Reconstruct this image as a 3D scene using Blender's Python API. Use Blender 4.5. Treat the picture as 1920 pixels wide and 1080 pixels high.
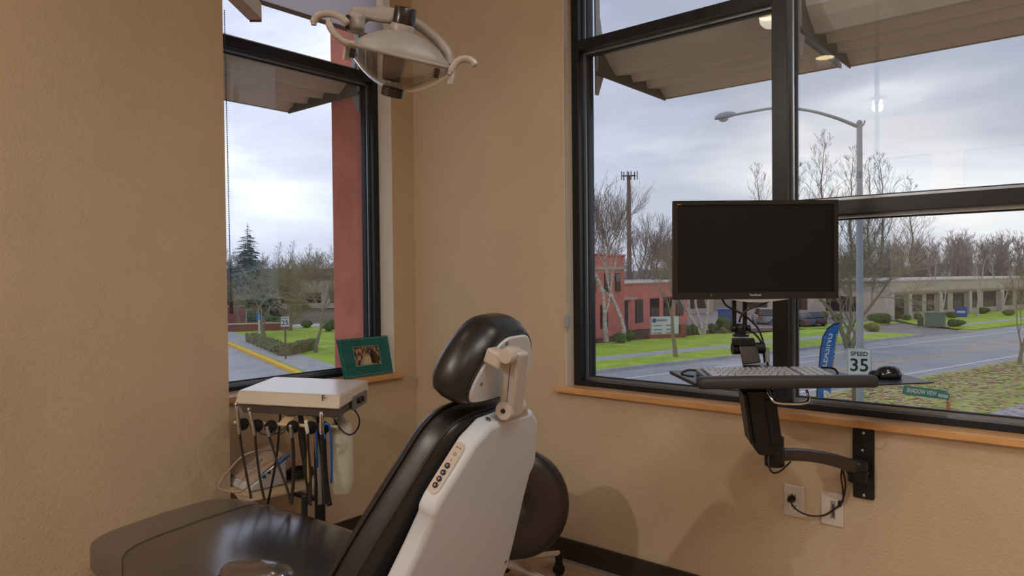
import bpy, bmesh, math, random
from math import pi, sin, cos, radians
from mathutils import Vector as V, Matrix, noise
for o in list(bpy.data.objects): bpy.data.objects.remove(o)
SC = bpy.context.scene
COL = SC.collection
# ------------------------------------------------------------------ camera (room axes: corner at 0,0; window walls on x=0 and y=0)
FPX, YAW, PITCH, ROLL = 1342.3, 0.70005, -0.0166, -0.01018
CAM = V((-2.533, -2.793, 1.25))
_F = V((cos(YAW), sin(YAW), 0)); _R = V((sin(YAW), -cos(YAW), 0)); _U = V((0, 0, 1))
FWD = _F*cos(PITCH) + _U*sin(PITCH)
_U2 = _U*cos(PITCH) - _F*sin(PITCH)
RGT = _R*cos(ROLL) + _U2*sin(ROLL)
UPV = _U2*cos(ROLL) - _R*sin(ROLL)
cd = bpy.data.cameras.new('camera'); cam = bpy.data.objects.new('camera', cd); COL.objects.link(cam)
cd.sensor_width = 36; cd.lens = 36*FPX/1920; cd.clip_end = 2000; cd.clip_start = 0.02
m = Matrix.Identity(4)
for i in range(3):
    m[i][0] = RGT[i]; m[i][1] = UPV[i]; m[i][2] = -FWD[i]; m[i][3] = CAM[i]
cam.matrix_world = m
SC.camera = cam
vs = SC.view_settings
vs.view_transform = 'Standard'; vs.look = 'None'; vs.gamma = 1; vs.use_curve_mapping = False
vs.exposure = 0.0
LAMP_W = 16.5   # watts of each recessed ceiling light
# ------------------------------------------------------------------ overcast sky
wd = bpy.data.worlds.new('overcast_sky'); SC.world = wd; wd.use_nodes = True
nt = wd.node_tree; nt.nodes.clear()
def N(t, typ, **k):
    n = t.nodes.new(typ)
    for a, b in k.items(): setattr(n, a, b)
    return n
tc = N(nt, 'ShaderNodeTexCoord'); mp = N(nt, 'ShaderNodeMapping')
mp.inputs['Scale'].default_value = (1.0, 1.0, 3.2)
nz = N(nt, 'ShaderNodeTexNoise'); nz.inputs['Scale'].default_value = 1.9; nz.inputs['Detail'].default_value = 7; nz.inputs['Roughness'].default_value = 0.52; nz.inputs['Distortion'].default_value = 0.35
cr = N(nt, 'ShaderNodeValToRGB')
cr.color_ramp.elements[0].position = 0.30; cr.color_ramp.elements[0].color = (0.33, 0.36, 0.46, 1)
cr.color_ramp.elements[1].position = 0.72; cr.color_ramp.elements[1].color = (0.88, 0.89, 0.93, 1)
e = cr.color_ramp.elements.new(0.5); e.color = (0.49, 0.52, 0.63, 1)
sx = N(nt, 'ShaderNodeSeparateXYZ')
hr = N(nt, 'ShaderNodeValToRGB')
hr.color_ramp.elements[0].position = 0.0; hr.color_ramp.elements[0].color = (1.10, 1.09, 1.05, 1)
hr.color_ramp.elements[1].position = 0.30; hr.color_ramp.elements[1].color = (0.90, 0.90, 0.93, 1)
mx = N(nt, 'ShaderNodeMixRGB', blend_type='MULTIPLY'); mx.inputs[0].default_value = 1
bg = N(nt, 'ShaderNodeBackground'); bg.inputs['Strength'].default_value = 1.3
ow = N(nt, 'ShaderNodeOutputWorld')
lk = nt.links.new
lk(tc.outputs['Generated'], mp.inputs['Vector']); lk(mp.outputs[0], nz.inputs['Vector']); lk(nz.outputs['Fac'], cr.inputs[0])
lk(tc.outputs['Generated'], sx.inputs[0]); lk(sx.outputs['Z'], hr.inputs[0])
# the veiled sun stands beyond the left window: the cloud deck brightens broadly towards that side
dt = N(nt, 'ShaderNodeVectorMath', operation='DOT_PRODUCT'); dt.inputs[1].default_value = (.30, .93, .20)
gr = N(nt, 'ShaderNodeMapRange'); gr.interpolation_type = 'SMOOTHSTEP'; gr.inputs[1].default_value = .60; gr.inputs[2].default_value = 1.0; gr.inputs[3].default_value = .86; gr.inputs[4].default_value = 1.42
mg = N(nt, 'ShaderNodeVectorMath', operation='SCALE')
lk(tc.outputs['Generated'], dt.inputs[0]); lk(dt.outputs['Value'], gr.inputs[0]); lk(gr.outputs[0], mg.inputs['Scale'])
lk(cr.outputs[0], mx.inputs[1]); lk(hr.outputs[0], mx.inputs[2]); lk(mx.outputs[0], mg.inputs[0]); lk(mg.outputs[0], bg.inputs['Color']); lk(bg.outputs[0], ow.inputs[0])
# ------------------------------------------------------------------ pixel -> place helpers (1920x1080 frame)
def ray(x, y): return FWD + RGT*((x-960)/FPX) - UPV*((y-540)/FPX)
def P(x, y, D): return CAM + ray(x, y)*D
def hit(x, y, p0, n):
    d = ray(x, y); return CAM + d*(((p0-CAM).dot(n))/d.dot(n))
def onx(x, y, X=0.): return hit(x, y, V((X, 0, 0)), V((1, 0, 0)))
def ony(x, y, Y=0.): return hit(x, y, V((0, Y, 0)), V((0, 1, 0)))
def onz(x, y, Z=0.): return hit(x, y, V((0, 0, Z)), V((0, 0, 1)))
# ------------------------------------------------------------------ materials
_M = {}
def mat(name, col, rough=0.5, metal=0.0, var=0.0, vscale=20, bump=0.0, bscale=200, spec=0.5, trans=0.0, col2=None, coat=0.0, emit=None, alpha=None, detail=4, stretch=None, sss=0):
    if name in _M: return _M[name]
    M = bpy.data.materials.new(name); M.use_nodes = True; t = M.node_tree
    b = t.nodes['Principled BSDF']
    b.inputs['Base Color'].default_value = (*col, 1); b.inputs['Roughness'].default_value = rough; b.inputs['Metallic'].default_value = metal
    b.inputs['Specular IOR Level'].default_value = spec; b.inputs['Coat Weight'].default_value = coat; b.inputs['Transmission Weight'].default_value = trans
    if sss: b.inputs['Subsurface Weight'].default_value = sss; b.inputs['Subsurface Radius'].default_value = (.02, .02, .015)
    if emit: b.inputs['Emission Color'].default_value = (*emit[:3], 1); b.inputs['Emission Strength'].default_value = emit[3]
    co = N(t, 'ShaderNodeTexCoord'); vec = co.outputs['Object']
    if stretch:
        ma = N(t, 'ShaderNodeMapping'); ma.inputs['Scale'].default_value = stretch; t.links.new(vec, ma.inputs[0]); vec = ma.outputs[0]
    if var or col2:
        n = N(t, 'ShaderNodeTexNoise'); n.inputs['Scale'].default_value = vscale; n.inputs['Detail'].default_value = detail; t.links.new(vec, n.inputs['Vector'])
        r = N(t, 'ShaderNodeValToRGB'); c2 = col2 or tuple(c*(1+var) for c in col); c1 = col if col2 else tuple(c*(1-var) for c in col)
        r.color_ramp.elements[0].position = .36; r.color_ramp.elements[0].color = (*c1, 1); r.color_ramp.elements[1].position = .64; r.color_ramp.elements[1].color = (*c2, 1)
        t.links.new(n.outputs['Fac'], r.inputs[0]); t.links.new(r.outputs[0], b.inputs['Base Color'])
    if bump:
        n = N(t, 'ShaderNodeTexNoise'); n.inputs['Scale'].default_value = bscale; n.inputs['Detail'].default_value = 3; t.links.new(vec, n.inputs['Vector'])
        bp = N(t, 'ShaderNodeBump'); bp.inputs['Strength'].default_value = bump; bp.inputs['Distance'].default_value = 0.004; t.links.new(n.outputs['Fac'], bp.inputs['Height']); t.links.new(bp.outputs[0], b.inputs['Normal'])
    _M[name] = M; return M
def glassmat(name, tint=(1, 1, 1), refl=1.0):
    M = bpy.data.materials.new(name); M.use_nodes = True; t = M.node_tree; t.nodes.clear()
    tr = N(t, 'ShaderNodeBsdfTransparent'); tr.inputs[0].default_value = (*tint, 1)
    gl = N(t, 'ShaderNodeBsdfGlossy'); gl.inputs['Roughness'].default_value = 0.0; gl.inputs[0].default_value = (1, 1, 1, 1)
    ge = N(t, 'ShaderNodeNewGeometry'); dp = N(t, 'ShaderNodeVectorMath', operation='DOT_PRODUCT'); t.links.new(ge.outputs['Incoming'], dp.inputs[0]); t.links.new(ge.outputs['Normal'], dp.inputs[1])
    ab = N(t, 'ShaderNodeMath', operation='ABSOLUTE'); t.links.new(dp.outputs['Value'], ab.inputs[0])
    iv = N(t, 'ShaderNodeMath', operation='SUBTRACT'); iv.inputs[0].default_value = 1; t.links.new(ab.outputs[0], iv.inputs[1])
    p5 = N(t, 'ShaderNodeMath', operation='POWER'); p5.inputs[1].default_value = 5; t.links.new(iv.outputs[0], p5.inputs[0])
    fr = N(t, 'ShaderNodeMath', operation='MULTIPLY_ADD'); fr.inputs[1].default_value = .96; fr.inputs[2].default_value = .04; t.links.new(p5.outputs[0], fr.inputs[0])
    mu = N(t, 'ShaderNodeMath', operation='MULTIPLY'); mu.inputs[1].default_value = refl; mu.use_clamp = True
    mi = N(t, 'ShaderNodeMixShader'); o = N(t, 'ShaderNodeOutputMaterial')
    t.links.new(fr.outputs[0], mu.inputs[0]); t.links.new(mu.outputs[0], mi.inputs[0]); t.links.new(tr.outputs[0], mi.inputs[1]); t.links.new(gl.outputs[0], mi.inputs[2]); t.links.new(mi.outputs[0], o.inputs[0])
    return M
# ------------------------------------------------------------------ mesh builder
class MB:
    def __init__(s): s.v = []; s.f = []; s.mi = []; s.cur = 0
    def add(s, vs, fs):
        k = len(s.v); s.v += [V(p) for p in vs]; s.f += [[i+k for i in f] for f in fs]; s.mi += [s.cur]*len(fs); return s
    def box(s, lo, hi):
        (a, b, c), (d, e, f) = lo, hi
        return s.add([(a, b, c), (d, b, c), (d, e, c), (a, e, c), (a, b, f), (d, b, f), (d, e, f), (a, e, f)],
                     [(0, 3, 2, 1), (4, 5, 6, 7), (0, 1, 5, 4), (1, 2, 6, 5), (2, 3, 7, 6), (3, 0, 4, 7)])
    def obox(s, c, ax, ay, az, sx, sy, sz):      # centre, unit axes, full sizes
        c = V(c); ax = V(ax)*sx/2; ay = V(ay)*sy/2; az = V(az)*sz/2
        return s.hexa([c-ax-ay-az, c+ax-ay-az, c+ax+ay-az, c-ax+ay-az, c-ax-ay+az, c+ax-ay+az, c+ax+ay+az, c-ax+ay+az])
    def hexa(s, p): return s.add(p, [(0, 3, 2, 1), (4, 5, 6, 7), (0, 1, 5, 4), (1, 2, 6, 5), (2, 3, 7, 6), (3, 0, 4, 7)])
    def prism(s, poly, ext):
        n = len(poly); poly = [V(p) for p in poly]; ext = V(ext)
        return s.add(poly+[p+ext for p in poly], [list(range(n))[::-1], list(range(n, 2*n))]+[[i, (i+1) % n, n+(i+1) % n, n+i] for i in range(n)])
    def loft(s, rings, cap0=True, cap1=True, closed=True):
        n = len(rings[0]); vs = [p for r in rings for p in r]; fs = []
        for i in range(len(rings)-1):
            for j in range(n if closed else n-1):
                fs.append((i*n+j, i*n+(j+1) % n, (i+1)*n+(j+1) % n, (i+1)*n+j))
        if cap0: fs.append(tuple(range(n))[::-1])
        if cap1: fs.append(tuple(range((len(rings)-1)*n, len(rings)*n)))
        return s.add(vs, fs)
    def tube(s, pts, r, seg=8, cap=True):
        pts = [V(p) for p in pts]; n = len(pts); rs = r if isinstance(r, (list, tuple)) else [r]*n
        rings = []; up = None
        for i, p in enumerate(pts):
            d = (pts[min(i+1, n-1)]-pts[max(i-1, 0)])
            d = d.normalized() if d.length > 1e-9 else V((0, 0, 1))
            if up is None:
                a = V((0, 0, 1)) if abs(d.z) < .9 else V((1, 0, 0)); up = (a-d*a.dot(d)).normalized()
            else:
                up = up-d*up.dot(d); up = up.normalized() if up.length > 1e-6 else d.orthogonal().normalized()
            q = d.cross(up)
            rings.append([p+(up*cos(2*pi*k/seg)+q*sin(2*pi*k/seg))*rs[i] for k in range(seg)])
        return s.loft(rings, cap, cap)
    def lathe(s, prof, c, ax=(0, 0, 1), seg=20, cap=True):   # prof: (radius, height) along ax from c
        ax = V(ax).normalized(); c = V(c); a = ax.orthogonal().normalized(); b = ax.cross(a)
        return s.loft([[c+ax*h+(a*cos(2*pi*k/seg)+b*sin(2*pi*k/seg))*max(r, 1e-4) for k in range(seg)] for r, h in prof], cap, cap)
    def ell(s, c, ax, ay, az, seg=20, rows=12, t0=0., t1=1.):  # ellipsoid, axes as radius vectors, az the pole axis
        c = V(c); ax, ay, az = V(ax), V(ay), V(az)
        rings = []
        for i in range(rows+1):
            t = pi*(t0+(t1-t0)*i/rows)
            rings.append([c+az*cos(t)+(ax*cos(2*pi*k/seg)+ay*sin(2*pi*k/seg))*max(sin(t), 1e-3) for k in range(seg)])
        return s.loft(rings[::-1], t1 > .99, t0 < .01)
    def mesh(s, name, mats, off=V((0, 0, 0)), smooth=None):
        me = bpy.data.meshes.new(name); me.from_pydata([p-off for p in s.v], [], s.f)
        for x in (mats if isinstance(mats, (list, tuple)) else [mats]): me.materials.append(x)
        if any(s.mi): me.polygons.foreach_set('material_index', s.mi)
        bm = bmesh.new(); bm.from_mesh(me); bmesh.ops.recalc_face_normals(bm, faces=bm.faces); bm.to_mesh(me); bm.free()
        if smooth is not None:
            me.polygons.foreach_set('use_smooth', [True]*len(me.polygons)); me.set_sharp_from_angle(angle=radians(smooth))
        return me
    def lo(s):
        x = [p.x for p in s.v]; y = [p.y for p in s.v]; z = [p.z for p in s.v]
        return V(((min(x)+max(x))/2, (min(y)+max(y))/2, min(z)))
ORG = {}
def tag(o, label=None, cat=None, group=None, kind=None):
    if label: o['label'] = label
    if cat: o['category'] = cat
    if group: o['group'] = group
    if kind: o['kind'] = kind
    return o
def thing(name, label, cat, loc, group=None):
    o = bpy.data.objects.new(name, None); COL.objects.link(o); o.location = V(loc); o.empty_display_size = .05; ORG[o.name] = V(loc)
    return tag(o, label, cat, group)
def part(name, mb, mt, parent, smooth=None, bevel=0, label=None, kind=None, subsurf=0):
    off = ORG[parent.name]
    o = bpy.data.objects.new(name, mb.mesh(name, mt, off, smooth)); COL.objects.link(o); o.parent = parent; ORG[o.name] = off
    mods(o, bevel, subsurf)
    return tag(o, label, None, None, kind)
def mods(o, bevel, subsurf=0):
    if bevel:
        b = o.modifiers.new('bevel', 'BEVEL'); b.width = bevel; b.segments = 3; b.limit_method = 'ANGLE'; b.angle_limit = radians(35); b.harden_normals = False
        o.data.polygons.foreach_set('use_smooth', [True]*len(o.data.polygons)); o.data.set_sharp_from_angle(angle=radians(40))
        # keep bevelled faces smooth
    if subsurf:
        b = o.modifiers.new('subdivision', 'SUBSURF'); b.levels = subsurf; b.render_levels = subsurf
def solo(name, mb, mt, label=None, cat=None, group=None, kind=None, smooth=None, bevel=0, subsurf=0):
    off = mb.lo(); o = bpy.data.objects.new(name, mb.mesh(name, mt, off, smooth)); COL.objects.link(o); o.location = off; ORG[o.name] = off
    mods(o, bevel, subsurf)
    return tag(o, label, cat, group, kind)
def struct(name, mb, mt, smooth=None, bevel=0): return solo(name, mb, mt, kind='structure', smooth=smooth, bevel=bevel)
def dup(root, loc, rz=None, sc=None, label=None, group=None):
    r = root.copy(); COL.objects.link(r); r.location = loc; ORG[r.name] = V(loc)
    if rz is not None: r.rotation_euler = (0, 0, rz)
    if sc is not None: r.scale = (sc, sc, sc) if not isinstance(sc, tuple) else sc
    if label: r['label'] = label
    if group: r['group'] = group
    for ch in root.children:
        c = ch.copy(); COL.objects.link(c); c.parent = r
        for g in ch.children:
            d = g.copy(); COL.objects.link(d); d.parent = c
    return r
def spline(pts, n=8):
    pts = [V(p) for p in pts]; out = []
    q = [pts[0]*2-pts[1]]+pts+[pts[-1]*2-pts[-2]]
    for i in range(1, len(q)-2):
        p0, p1, p2, p3 = q[i-1:i+3]
        for k in range(n):
            t = k/n
            out.append(.5*((2*p1)+(p2-p0)*t+(2*p0-5*p1+4*p2-p3)*t*t+(-p0+3*p1-3*p2+p3)*t**3))
    return out+[pts[-1]]
def text(name, body, mt, parent, c, right, up, size, depth=0.001, bold=0.0, label=None, xs=1.0):
    """flat lettering: mesh text centred at c; size = cap height"""
    cu = bpy.data.curves.new(name, 'FONT'); cu.body = body; cu.align_x = 'CENTER'; cu.align_y = 'CENTER'; cu.size = size/0.70; cu.extrude = depth; cu.offset = bold*size; cu.resolution_u = 3
    t = bpy.data.objects.new(name, cu); COL.objects.link(t); bpy.context.view_layer.update()
    me = bpy.data.meshes.new_from_object(t); bpy.data.objects.remove(t)
    right = V(right).normalized(); up = V(up).normalized(); nn = right.cross(up)
    for v in me.vertices: v.co = V(c)-ORG[parent.name]+right*(v.co.x*xs)+up*v.co.y+nn*v.co.z
    me.materials.clear(); me.materials.append(mt)
    o = bpy.data.objects.new(name, me); COL.objects.link(o); o.parent = parent; ORG[o.name] = ORG[parent.name]
    return tag(o, label)
def rrect(c, a, b, w, h, r, seg=4):
    """rounded rectangle points in plane axes a,b"""
    out = []
    for sx_, sy_, t0 in ((1, 1, 0), (-1, 1, 90), (-1, -1, 180), (1, -1, 270)):
        for k in range(seg+1):
            t = radians(t0+90*k/seg); out.append(V(c)+V(a)*(sx_*(w/2-r)+r*cos(t))+V(b)*(sy_*(h/2-r)+r*sin(t)))
    return out
Z = V((0, 0, 1)); X = V((1, 0, 0)); Y = V((0, 1, 0))
# ================================================================== materials used indoors
WALL = mat('tan_wall_paint', (.58, .45, .31), .75, var=.03, vscale=3, bump=.55, bscale=130, spec=.3)
CEIL = mat('white_ceiling_paint', (.80, .79, .76), .85, bump=.2, bscale=120)
FLOOR = mat('wood_look_floor', (.36, .23, .14), .45, col2=(.46, .31, .20), vscale=3, stretch=(8, .8, 1))
BASEB = mat('dark_brown_baseboard', (.035, .022, .018), .45)
OAK = mat('oak_sill', (.60, .31, .115), .3, col2=(.68, .38, .155), vscale=6, stretch=(10, 1.5, 10), coat=.15)
OAK1 = mat('oak_sill_other', (.60, .31, .115), .3, col2=(.68, .38, .155), vscale=6, stretch=(1.5, 10, 10), coat=.15)
BRONZE = mat('dark_bronze_aluminium', (.013, .015, .020), .25, .0, spec=.35)
GASKET = mat('black_gasket', (.012, .013, .014), .5)
ALU = mat('grey_glazing_bead', (.34, .38, .43), .3, .85)
REVEAL = mat('off_white_reveal_paint', (.66, .60, .50), .7, bump=.2, bscale=130)
GLASS = glassmat('window_glass', (.97, .985, .985), 1.0)
RED = mat('red_stucco', (.80, .26, .19), .85, var=.10, vscale=5, bump=.4, bscale=60)
BLACKPL = mat('black_plastic', (.010, .010, .011), .38, spec=.3)
BLACKSAT = mat('black_satin_metal', (.012, .012, .013), .34, .0, spec=.3)
BEIGE = mat('beige_plastic', (.55, .46, .38), .38, spec=.45)
CHROME = mat('chrome', (.75, .75, .76), .12, 1.0)
STEEL = mat('brushed_steel', (.52, .51, .50), .3, 1.0)
WHITEPL = mat('white_plastic', (.72, .70, .66), .35)
# ================================================================== room shell
GLOBE_FILL_K = 6.5
CZ = 3.0; XB = -6.2; YB = -5.2
EO = .22       # exterior face of the window walls
jx = ony(423.5, 400, -.10).x   # end of the forward wall left of the window
struct('floor', MB().box((XB, YB, -.12), (EO, EO, 0)), FLOOR)
struct('ceiling', MB().box((XB, YB, CZ), (EO, EO, CZ+.1)), CEIL)
# right wall (x = 0) with its big window
W2A, W2B = -.962, -4.2   # opening along y
ZS, ZH = .745, 2.86      # sill underside / head
w = MB(); w.box((0, W2A, 0), (EO, EO, CZ)); w.box((0, W2B, 0), (EO, W2A, ZS)); w.box((0, W2B, ZH), (EO, W2A, CZ)); w.box((0, YB, 0), (EO, W2B, CZ))
struct('wall_right', w, WALL)
# back-left window wall (y = 0)
W1A, W1B = -.147, -1.45
w = MB(); w.box((W1A, 0, 0), (0, EO, CZ)); w.box((W1B, 0, 0), (W1A, EO, ZS)); w.box((W1B, 0, ZH), (W1A, EO, CZ)); w.box((-1.8, 0, 0), (W1B, EO, CZ))
struct('wall_window', w, WALL)
struct('wall_left', MB().box((XB, -.10, 0), (jx, .0, CZ)), WALL)
# rear walls: two clerestory panes in the far wall (they show as pale reflections in the glass)
w = MB()
ra = onx(1222, 245, 6.3); rb = onx(1290, 300, 6.3); rc_ = onx(1307, 265, 6.3); rd = onx(1340, 312, 6.3)
w.box((XB-.15, YB, 0), (XB, 0, 1.95)); w.box((XB-.15, YB, 2.55), (XB, 0, CZ))
for a, b in ((YB, -2.9), (-1.55, -1.25), (-.6, 0)): w.box((XB-.15, a, 1.95), (XB, b, 2.55))
struct('wall_far', w, WALL)
struct('wall_back', MB().box((XB, YB-.15, 0), (EO, YB, CZ)), WALL)
# baseboards
struct('baseboard_right', MB().box((-.014, -4.9, .012), (0, -.014, .10)), BASEB, bevel=.002)
struct('baseboard_window', MB().box((jx+.02, -.014, .012), (-.014, 0, .10)), BASEB, bevel=.002)
struct('trim_1', MB().box((-.018, -4.9, 0), (0, -.018, .012)), mat('grey_floor_gap', (.25, .24, .24), .6))
# reveals (thin drywall returns of the openings)
struct('trim_2', MB().box((0, W2A-.004, ZS), (.055, W2A, ZH)), REVEAL)
struct('trim_3', MB().box((W1A-.004, 0, ZS), (W1A, .10, ZH)), REVEAL)
# sills
sl = MB(); sl.box((-.030, -4.25, .742), (.056, W2A+.008, .767)); sl.box((-.030, W2A+.008, .742), (-.0005, W2A+.048, .767))
struct('trim_4', sl, OAK, bevel=.003)
sl = MB(); sl.box((jx+.002, -.035, .742), (W1A-.008, .10, .767)); sl.box((W1A-.008, -.035, .742), (W1A+.035, -.0005, .767))
struct('trim_5', sl, OAK1, bevel=.003)
# ------------------------------------------------------------------ window frames
def bar_x(root, nm, y0, y1, z0, z1, xf, deep):       # a frame bar in the x=0 wall
    o = part(nm, MB().box((xf, min(y0, y1), z0), (xf+deep, max(y0, y1), z1)), BRONZE, root, bevel=.0015); return o
w2 = thing('window_1', None, None, (0.055, -2.5, .767)); w2['kind'] = 'structure'
XF = .055; FD = .12; GX = XF+.065
yj0 = W2A-.004; yj1 = -1.002
mL, mR = -1.845, -1.900
fr = [('jamb', (yj1, yj0, .767, ZH)), ('mullion', (mR, mL, .767, ZH)), ('jamb', (-4.2, -4.16, .767, ZH)), ('mullion', (-3.05, -2.995, .767, ZH)),
      ('bottom_rail', (-4.16, -3.05, .767, .790)), ('bottom_rail', (-2.995, mR, .767, .790)), ('bottom_rail', (mL, yj1, .767, .790)),
      ('transom', (mL, yj1, 2.228, 2.272)), ('transom', (-2.995, mR, 1.449, 1.497)), ('transom', (-4.16, -3.05, 1.449, 1.497)),
      ('head_rail', (mL, yj1, 2.82, ZH)), ('head_rail', (-2.995, mR, 2.82, ZH)), ('head_rail', (-4.16, -3.05, 2.82, ZH))]
for nm, (a, b, c, d) in fr: bar_x(w2, nm, a, b, c, d, XF, FD)
panes = [(mL, yj1, .790, 2.228), (mL, yj1, 2.272, 2.82), (-2.995, mR, .790, 1.449), (-2.995, mR, 1.497, 2.82), (-4.16, -3.05, .79, 1.449), (-4.16, -3.05, 1.497, 2.82)]
for a, b, c, d in panes:
    g = part('pane', MB().box((GX, a+.002, c+.002), (GX+.006, b-.002, d-.002)), GLASS, w2)
    bd = MB(); t = .012
    for q in ((a, a+t, c, d), (b-t, b, c, d), (a+t, b-t, c, c+t), (a+t, b-t, d-t, d)):
        bd.box((GX-.026, q[0], q[2]), (GX-.014, q[1], q[3]))
    part('glazing_bead', bd, ALU, g)
    bd = MB(); t = .017
    for q in ((a, a+t, c, d), (b-t, b, c, d), (a+t, b-t, c, c+t), (a+t, b-t, d-t, d)):
        bd.box((GX-.014, q[0], q[2]), (GX-.002, q[1], q[3]))
    part('gasket', bd, GASKET, g)
w1 = thing('window_2', None, None, (-.6, .10, .767)); w1['kind'] = 'structure'
YF = .10; GY = YF+.06
xa, xb = W1A-.004, W1B
fr = [('jamb', (xa-.034, xa, .767, ZH)), ('jamb', (xb, xb+.034, .767, ZH)), ('bottom_rail', (xb+.034, xa-.034, .767, .787)), ('transom', (xb+.034, xa-.034, 2.242, 2.288)), ('head_rail', (xb+.034, xa-.034, 2.82, ZH))]
for nm, (a, b, c, d) in fr: part(nm, MB().box((a, YF, c), (b, YF+.10, d)), BRONZE, w1, bevel=.0015)
for a, b, c, d in [(xb+.034, xa-.034, .787, 2.242), (xb+.034, xa-.034, 2.288, 2.82)]:
    g = part('pane', MB().box((a+.002, GY, c+.002), (b-.002, GY+.006, d-.002)), GLASS, w1)
    bd = MB(); t = .012
    for q in ((a, a+t, c, d), (b-t, b, c, d), (a+t, b-t, c, c+t), (a+t, b-t, d-t, d)): bd.box((q[0], GY-.026, q[2]), (q[1], GY-.014, q[3]))
    part('glazing_bead', bd, ALU, g)
    bd = MB(); t = .017
    for q in ((a, a+t, c, d), (b-t, b, c, d), (a+t, b-t, c, c+t), (a+t, b-t, d-t, d)): bd.box((q[0], GY-.014, q[2]), (q[1], GY-.002, q[3]))
    part('gasket', bd, GASKET, g)
# ------------------------------------------------------------------ recessed ceiling lights and added fill lamps
WARM = (1.0, .90, .78)
EMI = mat('warm_lamp_face', (1, .9, .7), .5, emit=(1.0, .72, .38, 9))
TRIMW = mat('white_light_trim', (.8, .78, .74), .4)
spots = [(-2.12, -.99, .5, 'nearest the corner of the window row'), (-3.33, -.99, .5, 'in the middle of the window row'), (-.95, -2.75, 2.0, 'in front of the right window'), (-4.2, -3.3, 3.0, 'added as unseen fill in the rear half of the ceiling')]  # last entry is an added fill lamp, out of view
for x, y, pw_, wh in spots:
    t = thing('recessed_ceiling_light', 'round warm recessed ceiling light '+wh, 'ceiling light', (x, y, CZ), 'recessed ceiling lights')
    part('trim_ring', MB().lathe([(.095, -.006), (.095, 0), (.07, 0), (.07, -.006), (.095, -.006)], (x, y, CZ), seg=24, cap=False), TRIMW, t, smooth=40)
    part('lamp_face', MB().lathe([(.069, -.002), (.069, 0)], (x, y, CZ), seg=24), EMI, t)
    ld = bpy.data.lights.new('downlight', 'SPOT'); ld.spot_size = radians(152); ld.spot_blend = .35; ld.shadow_soft_size = .07; ld.energy = LAMP_W*pw_; ld.color = WARM
    lo = bpy.data.objects.new('downlight', ld); COL.objects.link(lo); lo.location = (0, 0, -.012); lo.parent = t
gx, gy = -5.09, -.97
gl_ = thing('added_globe_fill', 'white globe added as fill in place of the far recessed light', 'ceiling light', (gx, gy, CZ))  # globe added in place of the row's last can to brighten the right wall
part('collar', MB().lathe([(.06, -.03), (.07, 0)], (gx, gy, CZ), seg=20), TRIMW, gl_, smooth=40)
part('globe', MB().ell((gx, gy, CZ-.05), X*.05, Y*.05, Z*.022, 20, 10), mat('fill_globe_glow', (.9, .9, .85), .4, emit=(1, .93, .84, 6)), gl_, smooth=80)
ld = bpy.data.lights.new('globe_fill_light', 'POINT'); ld.shadow_soft_size = .045; ld.energy = LAMP_W*GLOBE_FILL_K; ld.color = (1.0, .95, .89)
lo = bpy.data.objects.new('globe_fill_light', ld); COL.objects.link(lo); lo.location = (0, 0, -.10); lo.parent = gl_
tx, ty = -2.3, -3.6
tf_ = thing('added_fill_panel', 'large square white fill panel added on the ceiling behind the camera', 'ceiling light', (tx, ty, CZ))  # soft fill panel, added out of view to even out the room light
part('frame', MB().box((tx-.64, ty-.64, CZ-.02), (tx+.64, ty-.60, CZ)).box((tx-.64, ty+.60, CZ-.02), (tx+.64, ty+.64, CZ)).box((tx-.64, ty-.60, CZ-.02), (tx-.60, ty+.60, CZ)).box((tx+.60, ty-.60, CZ-.02), (tx+.64, ty+.60, CZ)), TRIMW, tf_)
part('diffuser', MB().box((tx-.60, ty-.60, CZ-.012), (tx+.60, ty+.60, CZ-.004)), mat('fill_panel_glow', (.9, .9, .85), .5, emit=(1, .95, .88, 1.5)), tf_)
ld = bpy.data.lights.new('fill_panel_light', 'AREA'); ld.shape = 'SQUARE'; ld.size = 1.18; ld.energy = LAMP_W*1.7; ld.color = (1.0, .95, .88); ld.spread = radians(160)
lo = bpy.data.objects.new('fill_panel_light', ld); COL.objects.link(lo); lo.location = (0, 0, -.024); lo.parent = tf_
# ------------------------------------------------------------------ roller shade and bead chains
SHADE = mat('pale_shade_fabric', (.66, .64, .66), .8, var=.05, vscale=300)
_b = SHADE.node_tree.nodes['Principled BSDF']; _t = N(SHADE.node_tree, 'ShaderNodeBsdfTranslucent'); _t.inputs[0].default_value = (.9, .88, .9, 1); _m = N(SHADE.node_tree, 'ShaderNodeMixShader'); _m.inputs[0].default_value = .8
SHADE.node_tree.links.new(_b.outputs[0], _m.inputs[1]); SHADE.node_tree.links.new(_t.outputs[0], _m.inputs[2]); SHADE.node_tree.links.new(_m.outputs[0], SHADE.node_tree.nodes['Material Output'].inputs[0])
zh = ony(592, 33, .055).z
rs = thing('roller_shade', 'pale grey roller shade rolled up at the top of the left window', 'roller shade', (-.65, .055, zh))
part('fabric', MB().box((xb+.01, .053, zh), (W1A-.006, .056, 2.84)), SHADE, rs)
part('hem_bar', MB().box((xb, .048, zh-.018), (W1A-.008, .061, zh)), mat('grey_hem_bar', (.20, .18, .20), .4), rs, bevel=.003)
def bead_chain(name, label, top, bot, mt, wt, wsize):
    t = thing(name, label, 'bead chain', bot)
    c = MB(); n = max(6, int((top-bot).length/.0075))
    for i in range(n):
        p = top.lerp(bot, i/n); c.lathe([(.0003, -.003), (.0029, -.001), (.0029, .001), (.0003, .003)], p, seg=5)
    c.tube([top, bot], .0006, 4)
    part('chain', c, mt, t, smooth=60)
    a, b = wsize
    part('weight', MB().box((bot.x-a, bot.y-a, bot.z-b), (bot.x+a, bot.y+a, bot.z)), wt, t, bevel=.003)
    return t
CH = mat('dull_bead_chain', (.12, .10, .09), .4, .3)
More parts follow.
